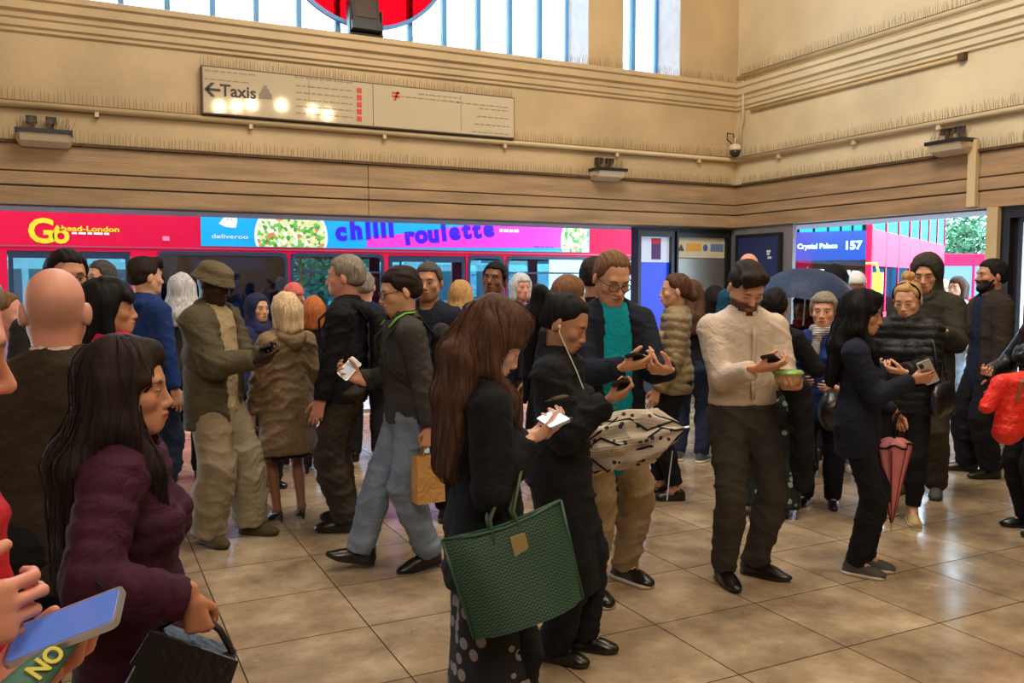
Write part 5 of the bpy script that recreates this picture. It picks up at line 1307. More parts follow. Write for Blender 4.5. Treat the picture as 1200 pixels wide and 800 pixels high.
P('stripe', depth_at(966, 6.4, -6), 348, 'older woman with short grey hair, striped scarf and blue jacket facing camera', sex='f', skin='light', hair='short', hairc='grey', hth=.022, front=.058, fat=1.1, hs=1.14,
  rh=dict(pos=(.18,.25,1.05), f=(-.9,.3,0), curl='hold'), lh=dict(pos=(-.14,.26,1.02), f=(.9,.3,0), curl='hold'),
  wear=[T('cloth_ink'), J('cloth_navy_bright', e=.03, hem=.72, folds=.008), dict(t='scarf', m=M['stripe_scarf'], tail=1)])
P('red33', depth_at(944, 7.4, -30), 345, 'woman with black hair and dark red scarf under the umbrella', sex='f', det=0, skin='brown', hair='bob', hairc='black', wear=[J('cloth_black'), dict(t='scarf', m=cloth('cloth_maroon', rgb(120,26,36))), T('cloth_black')])
P('cap33', depth_at(1003, 8.6, 180), 322, 'man in pale cap outside the right exit', det=0, skin='tan', hair='beanie', hatm=M['cloth_white'], wear=[J('cloth_black'), T('cloth_black')])
P('dark33', depth_at(979, 8.0, 170), 314, 'dark-hooded person beside the navy umbrella', det=0, hair='short', hairc='black', wear=[J('cloth_black', hood='up'), T('cloth_black')])
P('black34', floor_at(1000, 668, 84), 345, 'woman with long black hair in black jacket holding phone out, grey trainers', sex='f', det=2, skin='tan', hair='long', hairc='black', hlen=.26, llen=.16, locks=(1,), hpitch=10, eyes=.6, dh=.01,
  rh=dict(pos=(.06,.31,1.23), f=(-.2,.95,.15), p=(-.9,-.2,.35), curl='pinch', hint=(.5,-.6,-.9)), lh=dict(pos=(-.20,.20,.98), f=(0,.4,-1), curl='grip'), rf=(.08,.02,6,0), lf=(-.07,.06,0,0), shoes=('trainer','shoe_grey'),
  wear=[T('cloth_black', e=.006, ank=.012), J('cloth_ink', e=.026, hem=.74, collar=(.01,.03), armr=1.1)])
P('bun', floor_at(1056, 607, -16), 334, 'woman with blonde top bun and headband in black puffer looking at phone', sex='f', det=2, skin='fair', hair='bun', hairc='blonde', band=1, hpitch=18, eyes=.3, dh=.02,
  rh=dict(pos=(.14,.28,1.12), f=(-.9,.4,.1), p=(0,-.5,.85), curl='hold'), lh=dict(pos=(-.07,.30,1.12), f=(.9,.4,.1), p=(0,-.5,.85), curl='hold'), shoes=('trainer','shoe_beige'), rf=(.09,-.04,14,0), lf=(-.09,.04,-24,0),
  wear=[T('cloth_black', e=.006, ank=.008, end=.9), J('puffer_black', e=.04, hem=.80, collar=(.02,.07), armr=1.2, puff=(.06,.015), folds=.002)])
P('hood', depth_at(1086, 6.75, -12), 300, 'man with raised dark hood behind the blonde-bun woman', skin='light', hair='short', hairc='darkbrown', hpitch=16, eyes=.4, rh=PH_R(.12,.3,1.22), lh=dict(pos=(-.17,.34,1.22), f=(.9,.5,0), p=(0,-.3,.9), curl='hold'),
  wear=[T('trouser_brown', ank=.02), J('coat_darkolive', e=.035, hem=.6, flare=.03, hood='up', collar=(.01,.05))], shoes=('low','shoe_grey'))
P('beard', floor_at(1152, 556, -62), 306, 'bearded man in dark jacket with phone beside the exit pillar', skin='tan', hair='short', hairc='black', beardvol=1, beard=rgb(24,18,16), eyes=.8, hpitch=-2,
  rh=dict(pos=(.06,.40,1.22), f=(-.4,.85,.1), p=(-.3,-.2,.9), curl='hold'), lh=dict(pos=(-.27,.06,.8), curl='relax'), rf=(.14,.06,14,0), lf=(-.12,0,-10,0),
  wear=[T('cloth_black', e=.015, knee=.02, ank=.03), dict(t='vest', m=M['cloth_navy'], e=.014, hem=.84, n='jumper'), J('jacket_darkbrown', e=.032, hem=.78, open=(.08,.06), hood='down', collar=(.01,.04))])
P('out38', depth_at(1122, 10.6, -35), 326, 'woman in white top outside the exit', sex='f', det=0, skin='fair', hair='bob', fringe=0, hairc='brown', wear=[J('cloth_white'), T('jean_pale')])
P('out37', depth_at(1106, 11.5, 20), 330, 'pale-haired person outside the exit', sex='f', det=0, skin='fair', hair='bob', hairc='paleblonde', wear=[J('cloth_navy'), T('cloth_black')])
P('leather', depth_at(1226, 5.7, -60), 330, 'person in black leather jacket at right edge holding red jacket', sex='f', det=1, hair='long', hairc='darkbrown', lh=dict(pos=(-.16,.22,1.06), f=(.5,.8,0), curl='grip'), rh=dict(pos=(.14,.30,1.10), f=(-.8,.5,0), p=(0,-.2,.9), curl='grip', hint=(.9,-.4,-.6)), shoes=('low','shoe_black'),
  wear=[T('cloth_black'), J('leather_black', e=.03, hem=.86, collar=(.01,.04), folds=.010)])
print('people', round(time.time()-T0, 1))
# ================================================================== THINGS PEOPLE CARRY
M_glassf = mat('phone_glass', rgb(14,14,18), .12, spec=.6); M_pbody = mat('phone_body', rgb(40,40,44), .3, metal=.5); M_silver = mat('phone_silver', rgb(190,190,192), .3, metal=.7)
def scr(n, c, e): return mat('screen_'+n, c, .2, emit=c, estr=e)
S_white = scr('white', (.6,.82,1.), 1.6); S_blue = scr('blue', (.08,.16,.5), .35); S_dim = scr('dim', (.25,.32,.4), .35); S_off = M_glassf
def pmat(key):
    sp = PEOPLE[key]; return Matrix.Translation((sp['x'], sp['y'], 0)) @ Matrix.Rotation(sp['rz'], 4, 'Z')
def W_(key, p): return pmat(key) @ Vector([float(a) for a in p])
def handm(key, e):
    j = PEOPLE[key]['_j']; Rm = j['hf'][e][0]; m = Matrix(Rm.tolist()).to_4x4(); m.translation = Vector([float(a) for a in j['wr'][e]])
    return pmat(key) @ m
def phone(lab, mtx, screen, body=None, w=.073, l=.148, t=.009):
    o = empty('phone'); o.matrix_world = mtx; tag(o, lab, 'phone', 'phones in hands')
    def bod(m): m.prism(rrect(-l/2, l/2, -w/2, w/2, .010, 4), 'z', -t/2, t/2)
    one('case', bod, body or M_pbody, o)
    one('screen', lambda m: m.prism(rrect(-l/2+.005, l/2-.005, -w/2+.004, w/2-.004, .007, 3), 'z', t/2, t/2+.0006), screen, o)
    one('camera_bump', lambda m: m.prism(rrect(l/2-.04, l/2-.01, -w/2+.008, -w/2+.03, .006, 3), 'z', -t/2-.0015, -t/2), M_glassf, o)
    return o
def phone_in(key, e, lab, screen=S_dim, body=None, rot=18, off=(0,0,0)):
    """lies across the fingers: length towards the thumb side, screen facing away from the palm"""
    H_ = handm(key, e); u = PEOPLE[key]['_j']['u']
    b = Matrix.Rotation(math.pi, 4, 'Y') if e == 1 else Matrix.Identity(4)
    # right hand: thumb side is -X, palm side is -Z
    if e == 1: loc = Matrix.Translation((-.022+off[0], .082+off[1], -.028+off[2])) @ Matrix.Rotation(R(rot), 4, 'Z') @ Matrix.Rotation(math.pi, 4, 'Y')
    else: loc = Matrix.Translation((.022-off[0], .082+off[1], -.028+off[2])) @ Matrix.Rotation(R(-rot), 4, 'Z') @ Matrix.Rotation(math.pi, 4, 'X')
    return phone(lab, H_ @ loc, screen, body)
phone_in('hat', 1, 'dark phone held by the bucket-hat man')
phone_in('walker', 1, 'phone with lit screen held out by the walking man', S_dim, M_silver)
phone_in('tote', 1, 'phone with bright white-blue screen held by the brown-haired tote woman', S_white, M_silver)
phone_in('pony', 1, 'phone held by the ponytail woman', S_off)
phone_in('teal', 1, 'dark phone held by the teal-shirt man', S_off)
phone_in('shirt', 1, 'black phone held above the salad box', S_off)
phone_in('black34', 1, 'pale phone held out by the long-black-haired woman', S_dim, M_silver)
phone_in('bun', 1, 'white phone held by the blonde-bun woman', S_dim, M_silver)
phone_in('hood', -1, 'phone held by the hooded man', S_off)
phone_in('beard', 1, 'phone held by the bearded man', S_off)
_l = nrm(RGT*.93+np.array([0,0,1])*.34+np.array([FWD[0],FWD[1],0])*.12); _n = np.array([0,0,1])*.86-RGT*.32-np.array([FWD[0],FWD[1],0])*.42; _n = nrm(_n-_l*(_n@_l)); _w = np.cross(_n, _l)
_pm = Matrix(np.stack([_l, _w, _n], 1).tolist()).to_4x4(); _pm.translation = Vector([float(a) for a in atD(77, 734, 1.12)])
phone('silver phone with blue screen in the hands at lower left', _pm, S_blue, M_silver)

def mk(name, V, Q, m, parent=None): return np_mesh(name, V, Q, m, parent)
def sdf_obj(name, F, h, m, parent=None, folds=0, ff=14, sd=1, sm=2):
    V, Q = F.mesh(h); V = smooth(V, Q, sm)
    if folds: N = vnormals(V, Q); V = V+N*(folds*(.5*wob(V, sd, ff)+1.4*ridges(V, sd+5, ff*2)))[:, None]
    return np_mesh(name, V, Q, m, parent)
def child_person(fn, key):
    fn(PEOPLE[key]['_j'])
# ---- green tote on the brown-haired woman's forearm
j = PEOPLE['tote']['_j']
el_, wr_ = W_('tote', j['el'][1]), W_('tote', j['wr'][1]); hang = el_.lerp(wr_, .45)
def chev_mat():
    m = bpy.data.materials.new('tote_canvas'); m.use_nodes = True; MATS['tote_canvas'] = m; N = m.node_tree.nodes; L = m.node_tree.links; p = N['Principled BSDF']; p.inputs['Roughness'].default_value = .5
    tc = N.new('ShaderNodeTexCoord'); sx = N.new('ShaderNodeSeparateXYZ'); L.new(tc.outputs['Object'], sx.inputs[0])
    def mth(op, a, b=None):
        n = N.new('ShaderNodeMath'); n.operation = op
        for i, v in enumerate((a, b)):
            if v is None: continue
            if isinstance(v, (int, float)): n.inputs[i].default_value = v
            else: L.new(v, n.inputs[i])
        return n.outputs[0]
    cx = mth('MULTIPLY', sx.outputs['X'], 62); cz = mth('MULTIPLY', sx.outputs['Z'], 92)
    tri = mth('ABSOLUTE', mth('SUBTRACT', mth('FRACT', cx), .5))
    ph = mth('FRACT', mth('ADD', cz, mth('MULTIPLY', tri, 1.3)))
    band = mth('LESS_THAN', mth('ABSOLUTE', mth('SUBTRACT', ph, .5)), .2)
    mx = N.new('ShaderNodeMix'); mx.data_type = 'RGBA'; L.new(band, mx.inputs['Factor']); mx.inputs['A'].default_value = (*rgb(20,52,40), 1); mx.inputs['B'].default_value = (*rgb(66,98,78), 1)
    L.new(mx.outputs['Result'], p.inputs['Base Color']); return m
chev_mat()
mat('tote_trim', rgb(36,78,56), .4)
def bag_at(name, lab, cat, c, D, phi):
    pass
# bag corners in the picture give its slanted hang; depth stays that of the arm
tb_D = 2.62
def ptD(px, py, D): return Vector([float(a) for a in atD(px, py, D)])
A_, B_, C_, D_ = ptD(530, 630, tb_D), ptD(668, 583, tb_D+.10), ptD(683, 702, tb_D+.10), ptD(556, 746, tb_D)
ex = (B_-A_); ex2 = (C_-D_); wtop, wbot = ex.length, ex2.length
ez = ((A_+B_)/2-(C_+D_)/2); hgt = ez.length; ux = ex.normalized(); uz = (ez-ux*ez.dot(ux)).normalized(); uy = uz.cross(ux)
om = Matrix((ux, uy, uz)).transposed().to_4x4(); om.translation = (C_+D_)/2
tb = empty('tote_bag'); tb.matrix_world = om; tag(tb, 'large green chevron canvas tote bag hanging from forearm', 'bag')
def tote_side(m, y, s):
    n = 8; v = []; f = []
    for i in range(n+1):
        for k in range(n+1):
            a_, b_ = i/n, k/n; w = wbot+(wtop-wbot)*b_; x = (a_-.5)*w; th_ = (.075*(1-b_*.75))*(1-abs(2*a_-1)**4)
            v.append((x, s*th_+.004*math.sin(9*a_+5*b_), b_*hgt-.02*math.sin(math.pi*a_)*(b_ > .99)))
    for i in range(n):
        for k in range(n): q = i*(n+1)+k; f.append((q, q+1, q+n+2, q+n+1))
    m.add(v, f)
one('front_panel', lambda m: tote_side(m, 0, -1), M['tote_canvas'], tb, smooth=True); one('back_panel', lambda m: tote_side(m, 0, 1), M['tote_canvas'], tb, smooth=True)
one('rim_trim', lambda m: (m.tube([(-wtop/2, 0, hgt), (-wtop/4, -.019, hgt-.013), (0, -.02, hgt-.02), (wtop/4, -.019, hgt-.013), (wtop/2, 0, hgt)], .006, 6), m.tube([(-wtop/2, 0, hgt), (-wtop/4, .019, hgt-.013), (0, .02, hgt-.02), (wtop/4, .019, hgt-.013), (wtop/2, 0, hgt)], .006, 6)), M['tote_trim'], tb, smooth=True)
one('side_trim', lambda m: (m.tube([(-wtop/2, 0, hgt), (-wbot/2, 0, 0)], .006, 6), m.tube([(wtop/2, 0, hgt), (wbot/2, 0, 0)], .006, 6), m.tube([(-wbot/2, 0, 0), (0, 0, -.004), (wbot/2, 0, 0)], .006, 6)), M['tote_trim'], tb, smooth=True)
ih = om.inverted() @ (el_.lerp(wr_, .5)+Vector((0, 0, .045)))
for s_ in (-1, 1): one('handle', lambda m: m.tube([(-.05, s_*.02, hgt-.06), (-.04, s_*.022, hgt+.02), (ih.x-.02, ih.y+s_*.03, ih.z-.03), (ih.x, ih.y+s_*.012, ih.z+.012), (ih.x+.02, ih.y+s_*.03, ih.z-.03), (.035, s_*.022, hgt+.02), (.045, s_*.02, hgt-.06)], .006, 6), mat('handle_leather', rgb(70,92,70), .4), tb, smooth=True)
one('charm_tag', lambda m: m.box(-.0, .05, -.035, -.03, hgt-.12, hgt-.05), mat('tag_leather', rgb(150,130,80), .5), tb, bevel=.002)

# ---- backpacks
def backpack(key, lab, m, m2, sc=1.0, strap=None, accent=None):
    sp = PEOPLE[key]; j = sp['_j']; tp = j['tp']; o = empty('backpack'); o.matrix_world = pmat(key); tag(o, lab, 'backpack')
    F = Fld(); F.rc(tp(0,-.25,1.0), tp(0,-.235,1.32), .14*sc, .12*sc, .04, (j['TR'], np.array([1,.62,1.]), j['pel'])); F.rc(tp(0,-.30,1.02), tp(0,-.30,1.16), .10*sc, .10*sc, .03, (j['TR'], np.array([1,.5,1.]), j['pel']))
    sdf_obj('pack_body', F, .010, m, o, .004, 16)
    for e in (1, -1):
        b = MB(); b.tube([tp(e*.09,-.16,1.36), tp(e*.10,-.08,1.475), tp(e*.105,.03,1.465), tp(e*.115,.14,1.36), tp(e*.15,.13,1.2), tp(e*.19,.02,1.08), tp(e*.12,-.17,1.0)], .020, 8, flat=.35); b.build('shoulder_strap', strap or m2, o, smooth=True)
    if accent:
        for e in (1, -1):
            b = MB(); b.tube([tp(e*.10,-.06,1.50), tp(e*.104,.0,1.498), tp(e*.107,.05,1.475), tp(e*.112,.10,1.43)], .014, 6, flat=.4); b.build('green_piping', accent, o, smooth=True)
    b = MB(); b.tube([tp(-.10,-.335*1,1.19), tp(0,-.355,1.2), tp(.10,-.335,1.19)], .005, 5); b.build('zip', m2, o)
    return o
mat('strap_green', rgb(110,190,60), .6); mat('pack_zip', rgb(60,60,64), .4)
backpack('greym', 'black backpack worn by the grey-haired man', M['cloth_black'], MATS['pack_zip'], 1.05, M['cloth_black'])
backpack('walker', 'dark backpack with green straps worn by the walking man', M['cloth_charcoal'], MATS['pack_zip'], .85, M['cloth_charcoal'], MATS['strap_green'])
# ---- paper bag in the walking man's left hand
h_ = handm('walker', -1) @ Vector((0, .09, -.02))
pb_ = empty('paper_bag', (h_.x, h_.y, h_.z-.33), PEOPLE['walker']['rz']+R(10)); tag(pb_, 'brown paper carrier bag hanging from the walking man', 'bag')
M_paper = mat('kraft_paper', rgb(196,146,80), .8, var=.15, vscale=6, bump=.3, bscale=30, wrinkle=.5)
def pbag(m):
    x, y, h2 = .045, .085, .27
    m.add([(-x,-y,0),(x,-y,0),(x,y,0),(-x,y,0),(-x*.7,-y,h2*.6),(x*1.1,-y,h2*.6),(x*1.1,y,h2*.6),(-x*.9,y,h2*.6),(-x*.5,-y*.98,h2),(x*.6,-y*1.02,h2),(x*.6,y,h2),(-x*.5,y*.97,h2)],
          [(3,2,1,0),(0,1,5,4),(1,2,6,5),(2,3,7,6),(3,0,4,7),(4,5,9,8),(5,6,10,9),(6,7,11,10),(7,4,8,11)])
one('paper_body', pbag, M_paper, pb_)
for s_ in (-1, 1): one('twisted_handle', lambda m: m.tube([(s_*.025, -.04, .26), (s_*.015, -.03, .31), (0, 0, .335), (s_*.015, .03, .31), (s_*.025, .04, .26)], .004, 6), M_paper, pb_)
# ---- black handbag of the purple-coated woman
hb_ = handm('purple', 1) @ Vector((0, .07, -.02))
bc = ptD(243, 775, 2.02); bg_ = empty('handbag', (hb_.x, hb_.y, hb_.z), PEOPLE['purple']['rz']+R(0)); tag(bg_, 'black leather handbag with flap hanging by the purple coat', 'bag')
bg_.rotation_euler = (R(-26), 0, PEOPLE['purple']['rz'])
def hbag(m): m.prism([(-.10,-.30),(.13,-.30),(.11,-.04),(-.09,-.04)], 'x', -.045, .045)
one('bag_body', hbag, M['leather_black'], bg_, bevel=.012)
one('flap', lambda m: m.prism([(-.105,-.12),(.125,-.12),(.115,-.03),(-.095,-.03)], 'x', .045, .052), M['leather_black'], bg_, bevel=.003)
one('strap', lambda m: m.tube([(0,-.08,-.04),(0,-.05,.0),(0,0,.02),(0,.05,.0),(0,.1,-.04)], .008, 6), M['leather_black'], bg_, smooth=True)
# ---- salad box and jacket over the arm of the pale-shirt man
hs_ = handm('shirt', -1) @ Vector((0, .09, -.045))
sb = empty('salad_box', (hs_.x, hs_.y, hs_.z-.005), .3); tag(sb, 'clear plastic salad box with green leaves in the pale-shirt man hand', 'food box')
one('tub', lambda m: m.lathe([(.058,-.025),(.066,.0),(.074,.03),(.078,.032)], 20), mat('tub_plastic', rgb(190,150,110), .2, coat=.5), sb, smooth=True)
one('lid', lambda m: m.lathe([(.080,.032),(.081,.038),(.07,.05),(.03,.056),(.001,.056)], 20), mat('salad_green', rgb(120,160,80), .35, var=.5, vscale=30, coat=.6), sb, smooth=True)
j = PEOPLE['shirt']['_j']; F = Fld(); e_, w_ = j['el'][-1], j['wr'][-1]
m_ = e_*.35+w_*.65
dj = empty('draped_jacket'); dj.matrix_world = pmat('shirt'); tag(dj, 'dark jacket draped over the forearm of the pale-shirt man', 'jacket')
F.rc(e_*.6+w_*.4, e_*.12+w_*.88, .062, .056, .03); dn = np.array([0,0,-1.])
for t_, l_, r_ in ((.45,.42,.055),(.65,.50,.06),(.85,.36,.05)):
    p_ = e_*(1-t_)+w_*t_; F.rc(p_+np.array([-.03,.02,-.03]), p_+np.array([-.06,.03,-.03-l_]), .055, r_, .05, (np.eye(3), np.array([1,.7,1.]), p_))
sdf_obj('jacket_cloth', F, .010, M['cloth_black'], dj, .008, 16)
# ---- pale patterned umbrella, half folded, beside the teal-shirt man
uc = ptD(742, 512, 4.15)
ub = empty('patterned_umbrella', uc, 0); tag(ub, 'half-open cream umbrella with black lines and dots held level', 'umbrella')
ax_ = (ptD(803, 500, 4.1)-ptD(684, 522, 4.15)).normalized(); zz = Vector((0,0,1)); yy = zz.cross(ax_).normalized(); zz = ax_.cross(yy); mm = Matrix((ax_, yy, zz)).transposed().to_4x4(); mm.translation = uc; ub.matrix_world = mm
rgU = [(-.25,.10),(-.215,.118),(-.15,.13),(-.08,.128),(.0,.125),(.07,.115),(.14,.09),(.2,.05),(.245,.012)]
def uR(x, q, r): return r*(1+.13*math.cos(8*q+x*7)+.10*math.sin(3*q+x*23)+.07*math.sin(5*q-x*41))
def umb_cloth(m):
    n = 64; v = []
    for x, r in rgU:
        for k in range(n): q = 2*math.pi*k/n; rr_ = uR(x, q, r); v.append((x+.025*math.sin(4*q+x*8)*(x < .1), rr_*math.cos(q)*.8, rr_*math.sin(q)))
    f = [(i*n+k, i*n+(k+1) % n, (i+1)*n+(k+1) % n, (i+1)*n+k) for i in range(len(rgU)-1) for k in range(n)]+[tuple(range(n))]; m.add(v, f)
pattern_mat('umbrella_dots', rgb(46,40,42), rgb(186,172,156), 22, .24)
uo = one('canopy', umb_cloth, M['umbrella_dots'], ub)
for k in range(9):
    q0 = 2*math.pi*(k+.5)/9
    def rb(m):
        pts = []
        for x, r in rgU:
            q = q0+.35*math.sin(x*22+k*2); rr_ = uR(x, q, r)*1.02; pts.append((x, rr_*math.cos(q)*.8, rr_*math.sin(q)))
        m.tube(pts, .0055, 5)
    one('rib_tape', rb, M['cloth_black'], ub)
for k in range(7):
    q0 = 2*math.pi*k/7
    one('edge_tape', lambda m: m.tube([(-.25+.025*math.sin(4*q+-.25*8), uR(-.25, q, .10)*1.02*math.cos(q)*.8, uR(-.25, q, .10)*1.02*math.sin(q)) for q in [q0+t*.9/6 for t in range(7)]], .005, 5), M['cloth_black'], ub)
one('shaft', lambda m: (m.tube([(.24, 0, 0), (.27, 0, 0)], .006, 6),), M_silver, ub)
one('strap', lambda m: m.tube([(.17, 0, -.1), (.13, -.01, -.22), (.10, 0, -.33)], .006, 6, flat=.4), M['cloth_white'], ub)
one('grip', lambda m: m.tube([(-.22, 0, 0), (-.30, 0, .01), (-.33, 0, .03)], .012, 8), M['cloth_black'], ub, smooth=True)
# ---- navy umbrella, open
uc = ptD(944, 345, 7.15)
un = empty('navy_umbrella', uc, 0); tag(un, 'open navy umbrella beyond the pale-shirt man', 'umbrella'); un.rotation_euler = (R(6), R(-4), .2)
rN = .40
def dome(m):
    n = 32; rg = [(.01,.215),(.12,.205),(.22,.17),(.31,.11),(.38,.03),(.40,.0)]
    v = []
    for i, (r, z) in enumerate(rg):
        for k in range(n):
            q = 2*math.pi*k/n; c = abs(math.sin(4*q)); v.append((r*(1-.05*c*i/5)*math.cos(q), r*(1-.05*c*i/5)*math.sin(q), z+.02*c*(i/5)**2))
    m.add(v, [(i*n+k, i*n+(k+1) % n, (i+1)*n+(k+1) % n, (i+1)*n+k) for i in range(len(rg)-1) for k in range(n)])
one('canopy', dome, cloth('umbrella_navy', rgb(34,52,86), .5), un, smooth=True)
for k in range(8):
    q = math.pi*k/4; one('rib', lambda m: m.tube([(.0,0,.20),(.22*math.cos(q),.22*math.sin(q),.155),(.39*math.cos(q),.39*math.sin(q),.0)], .004, 5), M_silver, un)
one('shaft', lambda m: m.tube([(0,0,.23),(0,0,-.26)], .007, 6), M_silver, un); one('grip', lambda m: m.tube([(0,0,-.26),(0,0,-.36)], .014, 8), M['cloth_black'], un)
# ---- pink furled umbrella hanging point down
uc = ptD(1048, 505, 5.0); tipz = float(ptD(1048, 626, 5.0).z); Lu = uc.z-tipz
up_ = empty('pink_umbrella', (uc.x, uc.y, tipz)); tag(up_, 'loosely furled pink umbrella hanging point down by black jacket', 'umbrella')
mat('umbrella_pink', rgb(206,120,122), .55, var=.15)
def furl(m):
    n = 32; rg = [(.006,.06),(.03,.18),(.06,.34),(.095,.50),(.10,.53),(.05,.56)]
    v = [(r*(1+.22*math.cos(8*2*math.pi*k/n))*math.cos(2*math.pi*k/n), r*(1+.22*math.cos(8*2*math.pi*k/n))*math.sin(2*math.pi*k/n)*.7, z*Lu/.6) for r, z in rg for k in range(n)]
    m.add(v, [(i*n+k, i*n+(k+1) % n, (i+1)*n+(k+1) % n, (i+1)*n+k) for i in range(len(rg)-1) for k in range(n)]+[tuple(range(n-1,-1,-1)), tuple(range((len(rg)-1)*n, len(rg)*n))])
one('canopy', furl, MATS['umbrella_pink'], up_, smooth=True)
one('edge_trim', lambda m: m.tube([(.105*(1+.22*math.cos(8*2*math.pi*k/32))*math.cos(2*math.pi*k/32), .073*(1+.22*math.cos(8*2*math.pi*k/32))*math.sin(2*math.pi*k/32), .52*Lu/.6+.012*math.sin(k)) for k in range(33)], .006, 5), M['cloth_black'], up_)
for k in range(8): q = 2*math.pi*k/8; one('fold_line', lambda m: m.tube([(r*1.23*math.cos(q), r*1.23*.7*math.sin(q), z*Lu/.6) for r, z in [(.006,.06),(.03,.18),(.06,.34),(.095,.5)]], .003, 5), mat('umbrella_pink_dark', rgb(120,50,56), .6), up_)
one('tip', lambda m: m.tube([(0,0,0),(0,0,.06*Lu/.6)], [.003,.006], 6), M_silver, up_)
one('handle', lambda m: m.tube([(0,0,.56*Lu/.6),(0,0,Lu+.04),(.015,0,Lu+.09),(.05,0,Lu+.11),(.085,0,Lu+.09),(.09,0,Lu+.05)], .010, 8), M['cloth_black'], up_, smooth=True)
# ---- red jacket carried at the right edge
rj = empty('red_jacket'); c0 = ptD(1180, 445, 5.35); rj.location = c0; tag(rj, 'bright red jacket hung over the arm at right edge', 'jacket')
mat('jacket_red_bright', rgb(232,40,24), .5, var=.12, wrinkle=.5, bump=.1)
F = Fld(); rt = RGT; f_ = np.array([FWD[0], FWD[1], 0])
def pp(r_, z_, y_=0): return rt*r_+np.array([0,0,z_])+f_*y_
F.rc(pp(.10,.0), pp(-.04,-.02), .06, .05, .03); F.rc(pp(-.04,-.03), pp(-.12,-.17), .05, .045, .03); F.rc(pp(.05,-.05), pp(.01,-.32), .06, .085, .04); F.rc(pp(.10,-.05), pp(.10,-.28), .06, .07, .04)
sdf_obj('jacket_cloth', F, .010, MATS['jacket_red_bright'], rj, .006, 16)
one('brown_strap', lambda m: m.tube([pp(.07,.05,-.1), pp(.02,.0,-.12), pp(.0,-.12,-.12)], .012, 6, flat=.4), mat('strap_brown', rgb(120,70,40), .5), rj)
# ---- black shoulder bags
def shoulder_bag(key, lab, pos, size, e):
    sp = PEOPLE[key]; j = sp['_j']; tp = j['tp']; o = empty('shoulder_bag'); o.matrix_world = pmat(key); tag(o, lab, 'bag', 'shoulder bags')
    F = Fld(); x, y, z = pos; w, d, h2 = size
    F.rc(tp(x, y-w/2, z), tp(x, y+w/2, z), h2/2, h2/2, .02, (j['TR'], np.array([d/h2, 1, 1.]), np.asarray(tp(x, y, z))))
    b_ = sdf_obj('bag_body', F, .010, M['leather_black'], o, .003, 16)
    s_ = MB(); s_.tube([tp(x, y-w/2, z+h2*.4), tp(x*.8, -.02, 1.3), tp(e*.11, -.03, 1.485), tp(x*.8, .12, 1.3), tp(x, y+w/2, z+h2*.4)], .010, 6, flat=.4); s_.build('strap', M['leather_black'], o, smooth=True)
    return o
shoulder_bag('bun', 'black shoulder bag at the hip of the blonde-bun woman', (-.27, .05, .92), (.22, .1, .24), -1)
shoulder_bag('stripe', 'black shoulder bag of the striped-scarf woman', (-.12, .28, .86), (.16, .2, .3), -1)
# ---- furled green umbrella with yellow lettering under the near phone
g0, g1 = ptD(92, 742, 1.12), ptD(-5, 835, 1.0)
gu = empty('green_umbrella'); dx = (g1-g0); Lg = dx.length; xa = dx.normalized(); za = Vector([float(-a) for a in FWD]); za = (za-xa*za.dot(xa)).normalized(); ya = za.cross(xa); gm = Matrix((xa, ya, za)).transposed().to_4x4(); gm.translation = g0; gu.matrix_world = gm
tag(gu, 'furled green umbrella with yellow letters below the nearest phone', 'umbrella')
one('sleeve', lambda m: m.tube([(0,0,0),(.03,0,0),(Lg*.6,0,0),(Lg+.1,0,0)], [.008,.014,.022,.026], 16, flat=.45), mat('umbrella_green', rgb(58,98,84), .55, var=.2), gu, smooth=True)
text('lettering', 'NO', mat('letter_yellow', rgb(200,185,70), .6), .030, gu, Matrix.Translation((.085, .010, .0112)) @ Matrix.Rotation(math.pi, 4, 'Z'), bold=.001, depth=.001)
one('wrist_loop', lambda m: m.tube([(-.06*1, -.03+.05*math.sin(q), .0+.02*math.cos(q)) for q in (0,.8,1.6,2.4,3.1)], .002, 6), M['cloth_black'], gu)
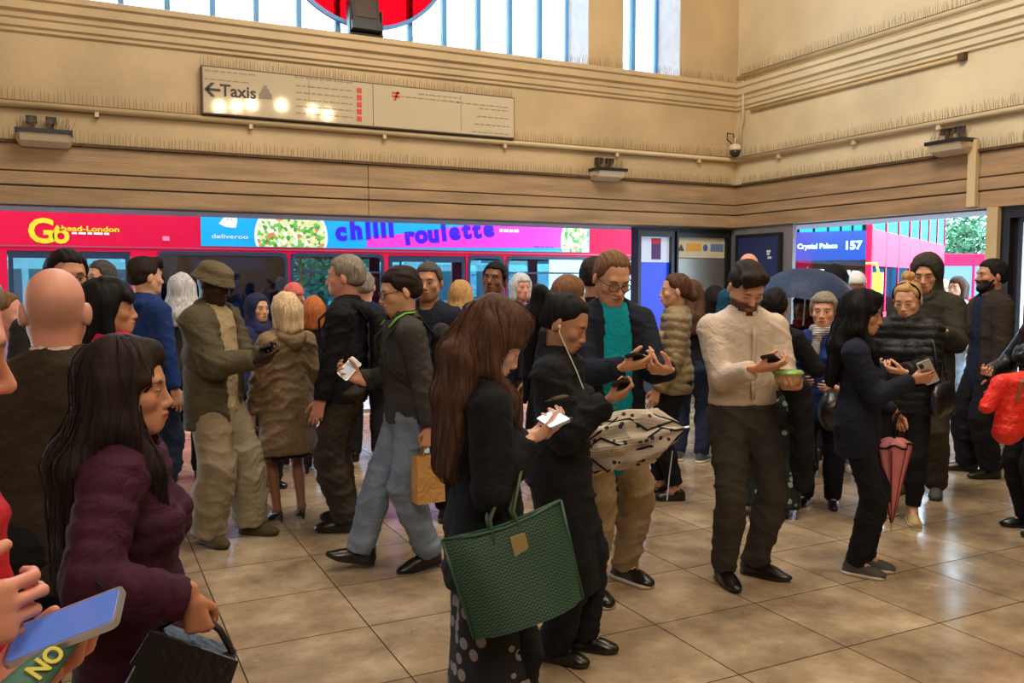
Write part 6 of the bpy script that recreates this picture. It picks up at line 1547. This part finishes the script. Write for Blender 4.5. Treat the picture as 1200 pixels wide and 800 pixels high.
# ---- earphone wire, shirt collar
j = PEOPLE['pony']['_j']; hw = j['hw']; tp = j['tp']
one('earphone_wire', lambda m: (m.tube([hw((.090,.0,-.002)), hw((.088,.012,-.03)), tp(.09,.10,1.40), tp(.06,.14,1.28), tp(.05,.2,1.15)], .0028, 5), m.tube([hw((.086,-.004,.004)), hw((.092,.006,-.012))], .007, 6)), mat('wire_white', rgb(235,235,235), .4), j['root'], smooth=True)
def collar(key, m_, r=.066, spread=.05):
    j = PEOPLE[key]['_j']; tp = j['tp']
    for e in (1, -1):
        b = MB(); n = 9; v = []
        for i in range(n+1):
            q = R(-90+(i/n)*165)          # from the nape round to the throat
            x, y = e*r*math.cos(q), r*math.sin(q)*.95
            lo_ = 1.452-.022*(i/n)-(.035*max(0, (i/n-.72)/.28)); hi_ = 1.50-.012*(i/n)
            k_ = 1.32+.2*max(0, (i/n-.6))
            v += [tp(x, y, hi_), tp(x*k_, y*k_+.008, lo_)]
        v2 = [np.asarray(a)+np.array([0,0,-.003]) for a in v]
        N_ = len(v); f = [(2*i, 2*i+1, 2*i+3, 2*i+2) for i in range(n)]
        b.add(v+v2, f+[tuple(N_+q for q in a[::-1]) for a in f]+[(2*n, 2*n+1, N_+2*n+1, N_+2*n)])
        b.build('collar', m_, j['root'], smooth=True, fix=False)
j = PEOPLE['shirt']['_j']; tp = j['tp']
one('button_placket', lambda m: m.tube([tp(0, .135+.006*math.sin(k), 1.40-k*.055) for k in range(8)], .013, 6, flat=.3), M['shirt_white'], j['root'], smooth=True)
collar('shirt', M['shirt_white'], .068); collar('suit', M['cloth_white'], .062)
print('props', round(time.time()-T0, 1))

j = PEOPLE['pony']['_j']
for t_ in (.42, .78):
    a_, b_ = j['shl'][1], j['el'][1]; c_ = a_*(1-t_)+b_*t_; ax_ = nrm(b_-a_); p1 = nrm(np.cross(ax_, (0,1,.2))); p2 = np.cross(ax_, p1); rr = (.056*(1-t_)+.044*t_)*1.2*j['u']+.034*.75*j['u']-.012
    one('sleeve_stripe', lambda m: m.tube([c_+rr*(math.cos(q)*p1+math.sin(q)*p2) for q in [2*math.pi*k/20 for k in range(21)]], .012, 6), cloth('stripe_brown', rgb(110,92,78)), j['root'], smooth=True)
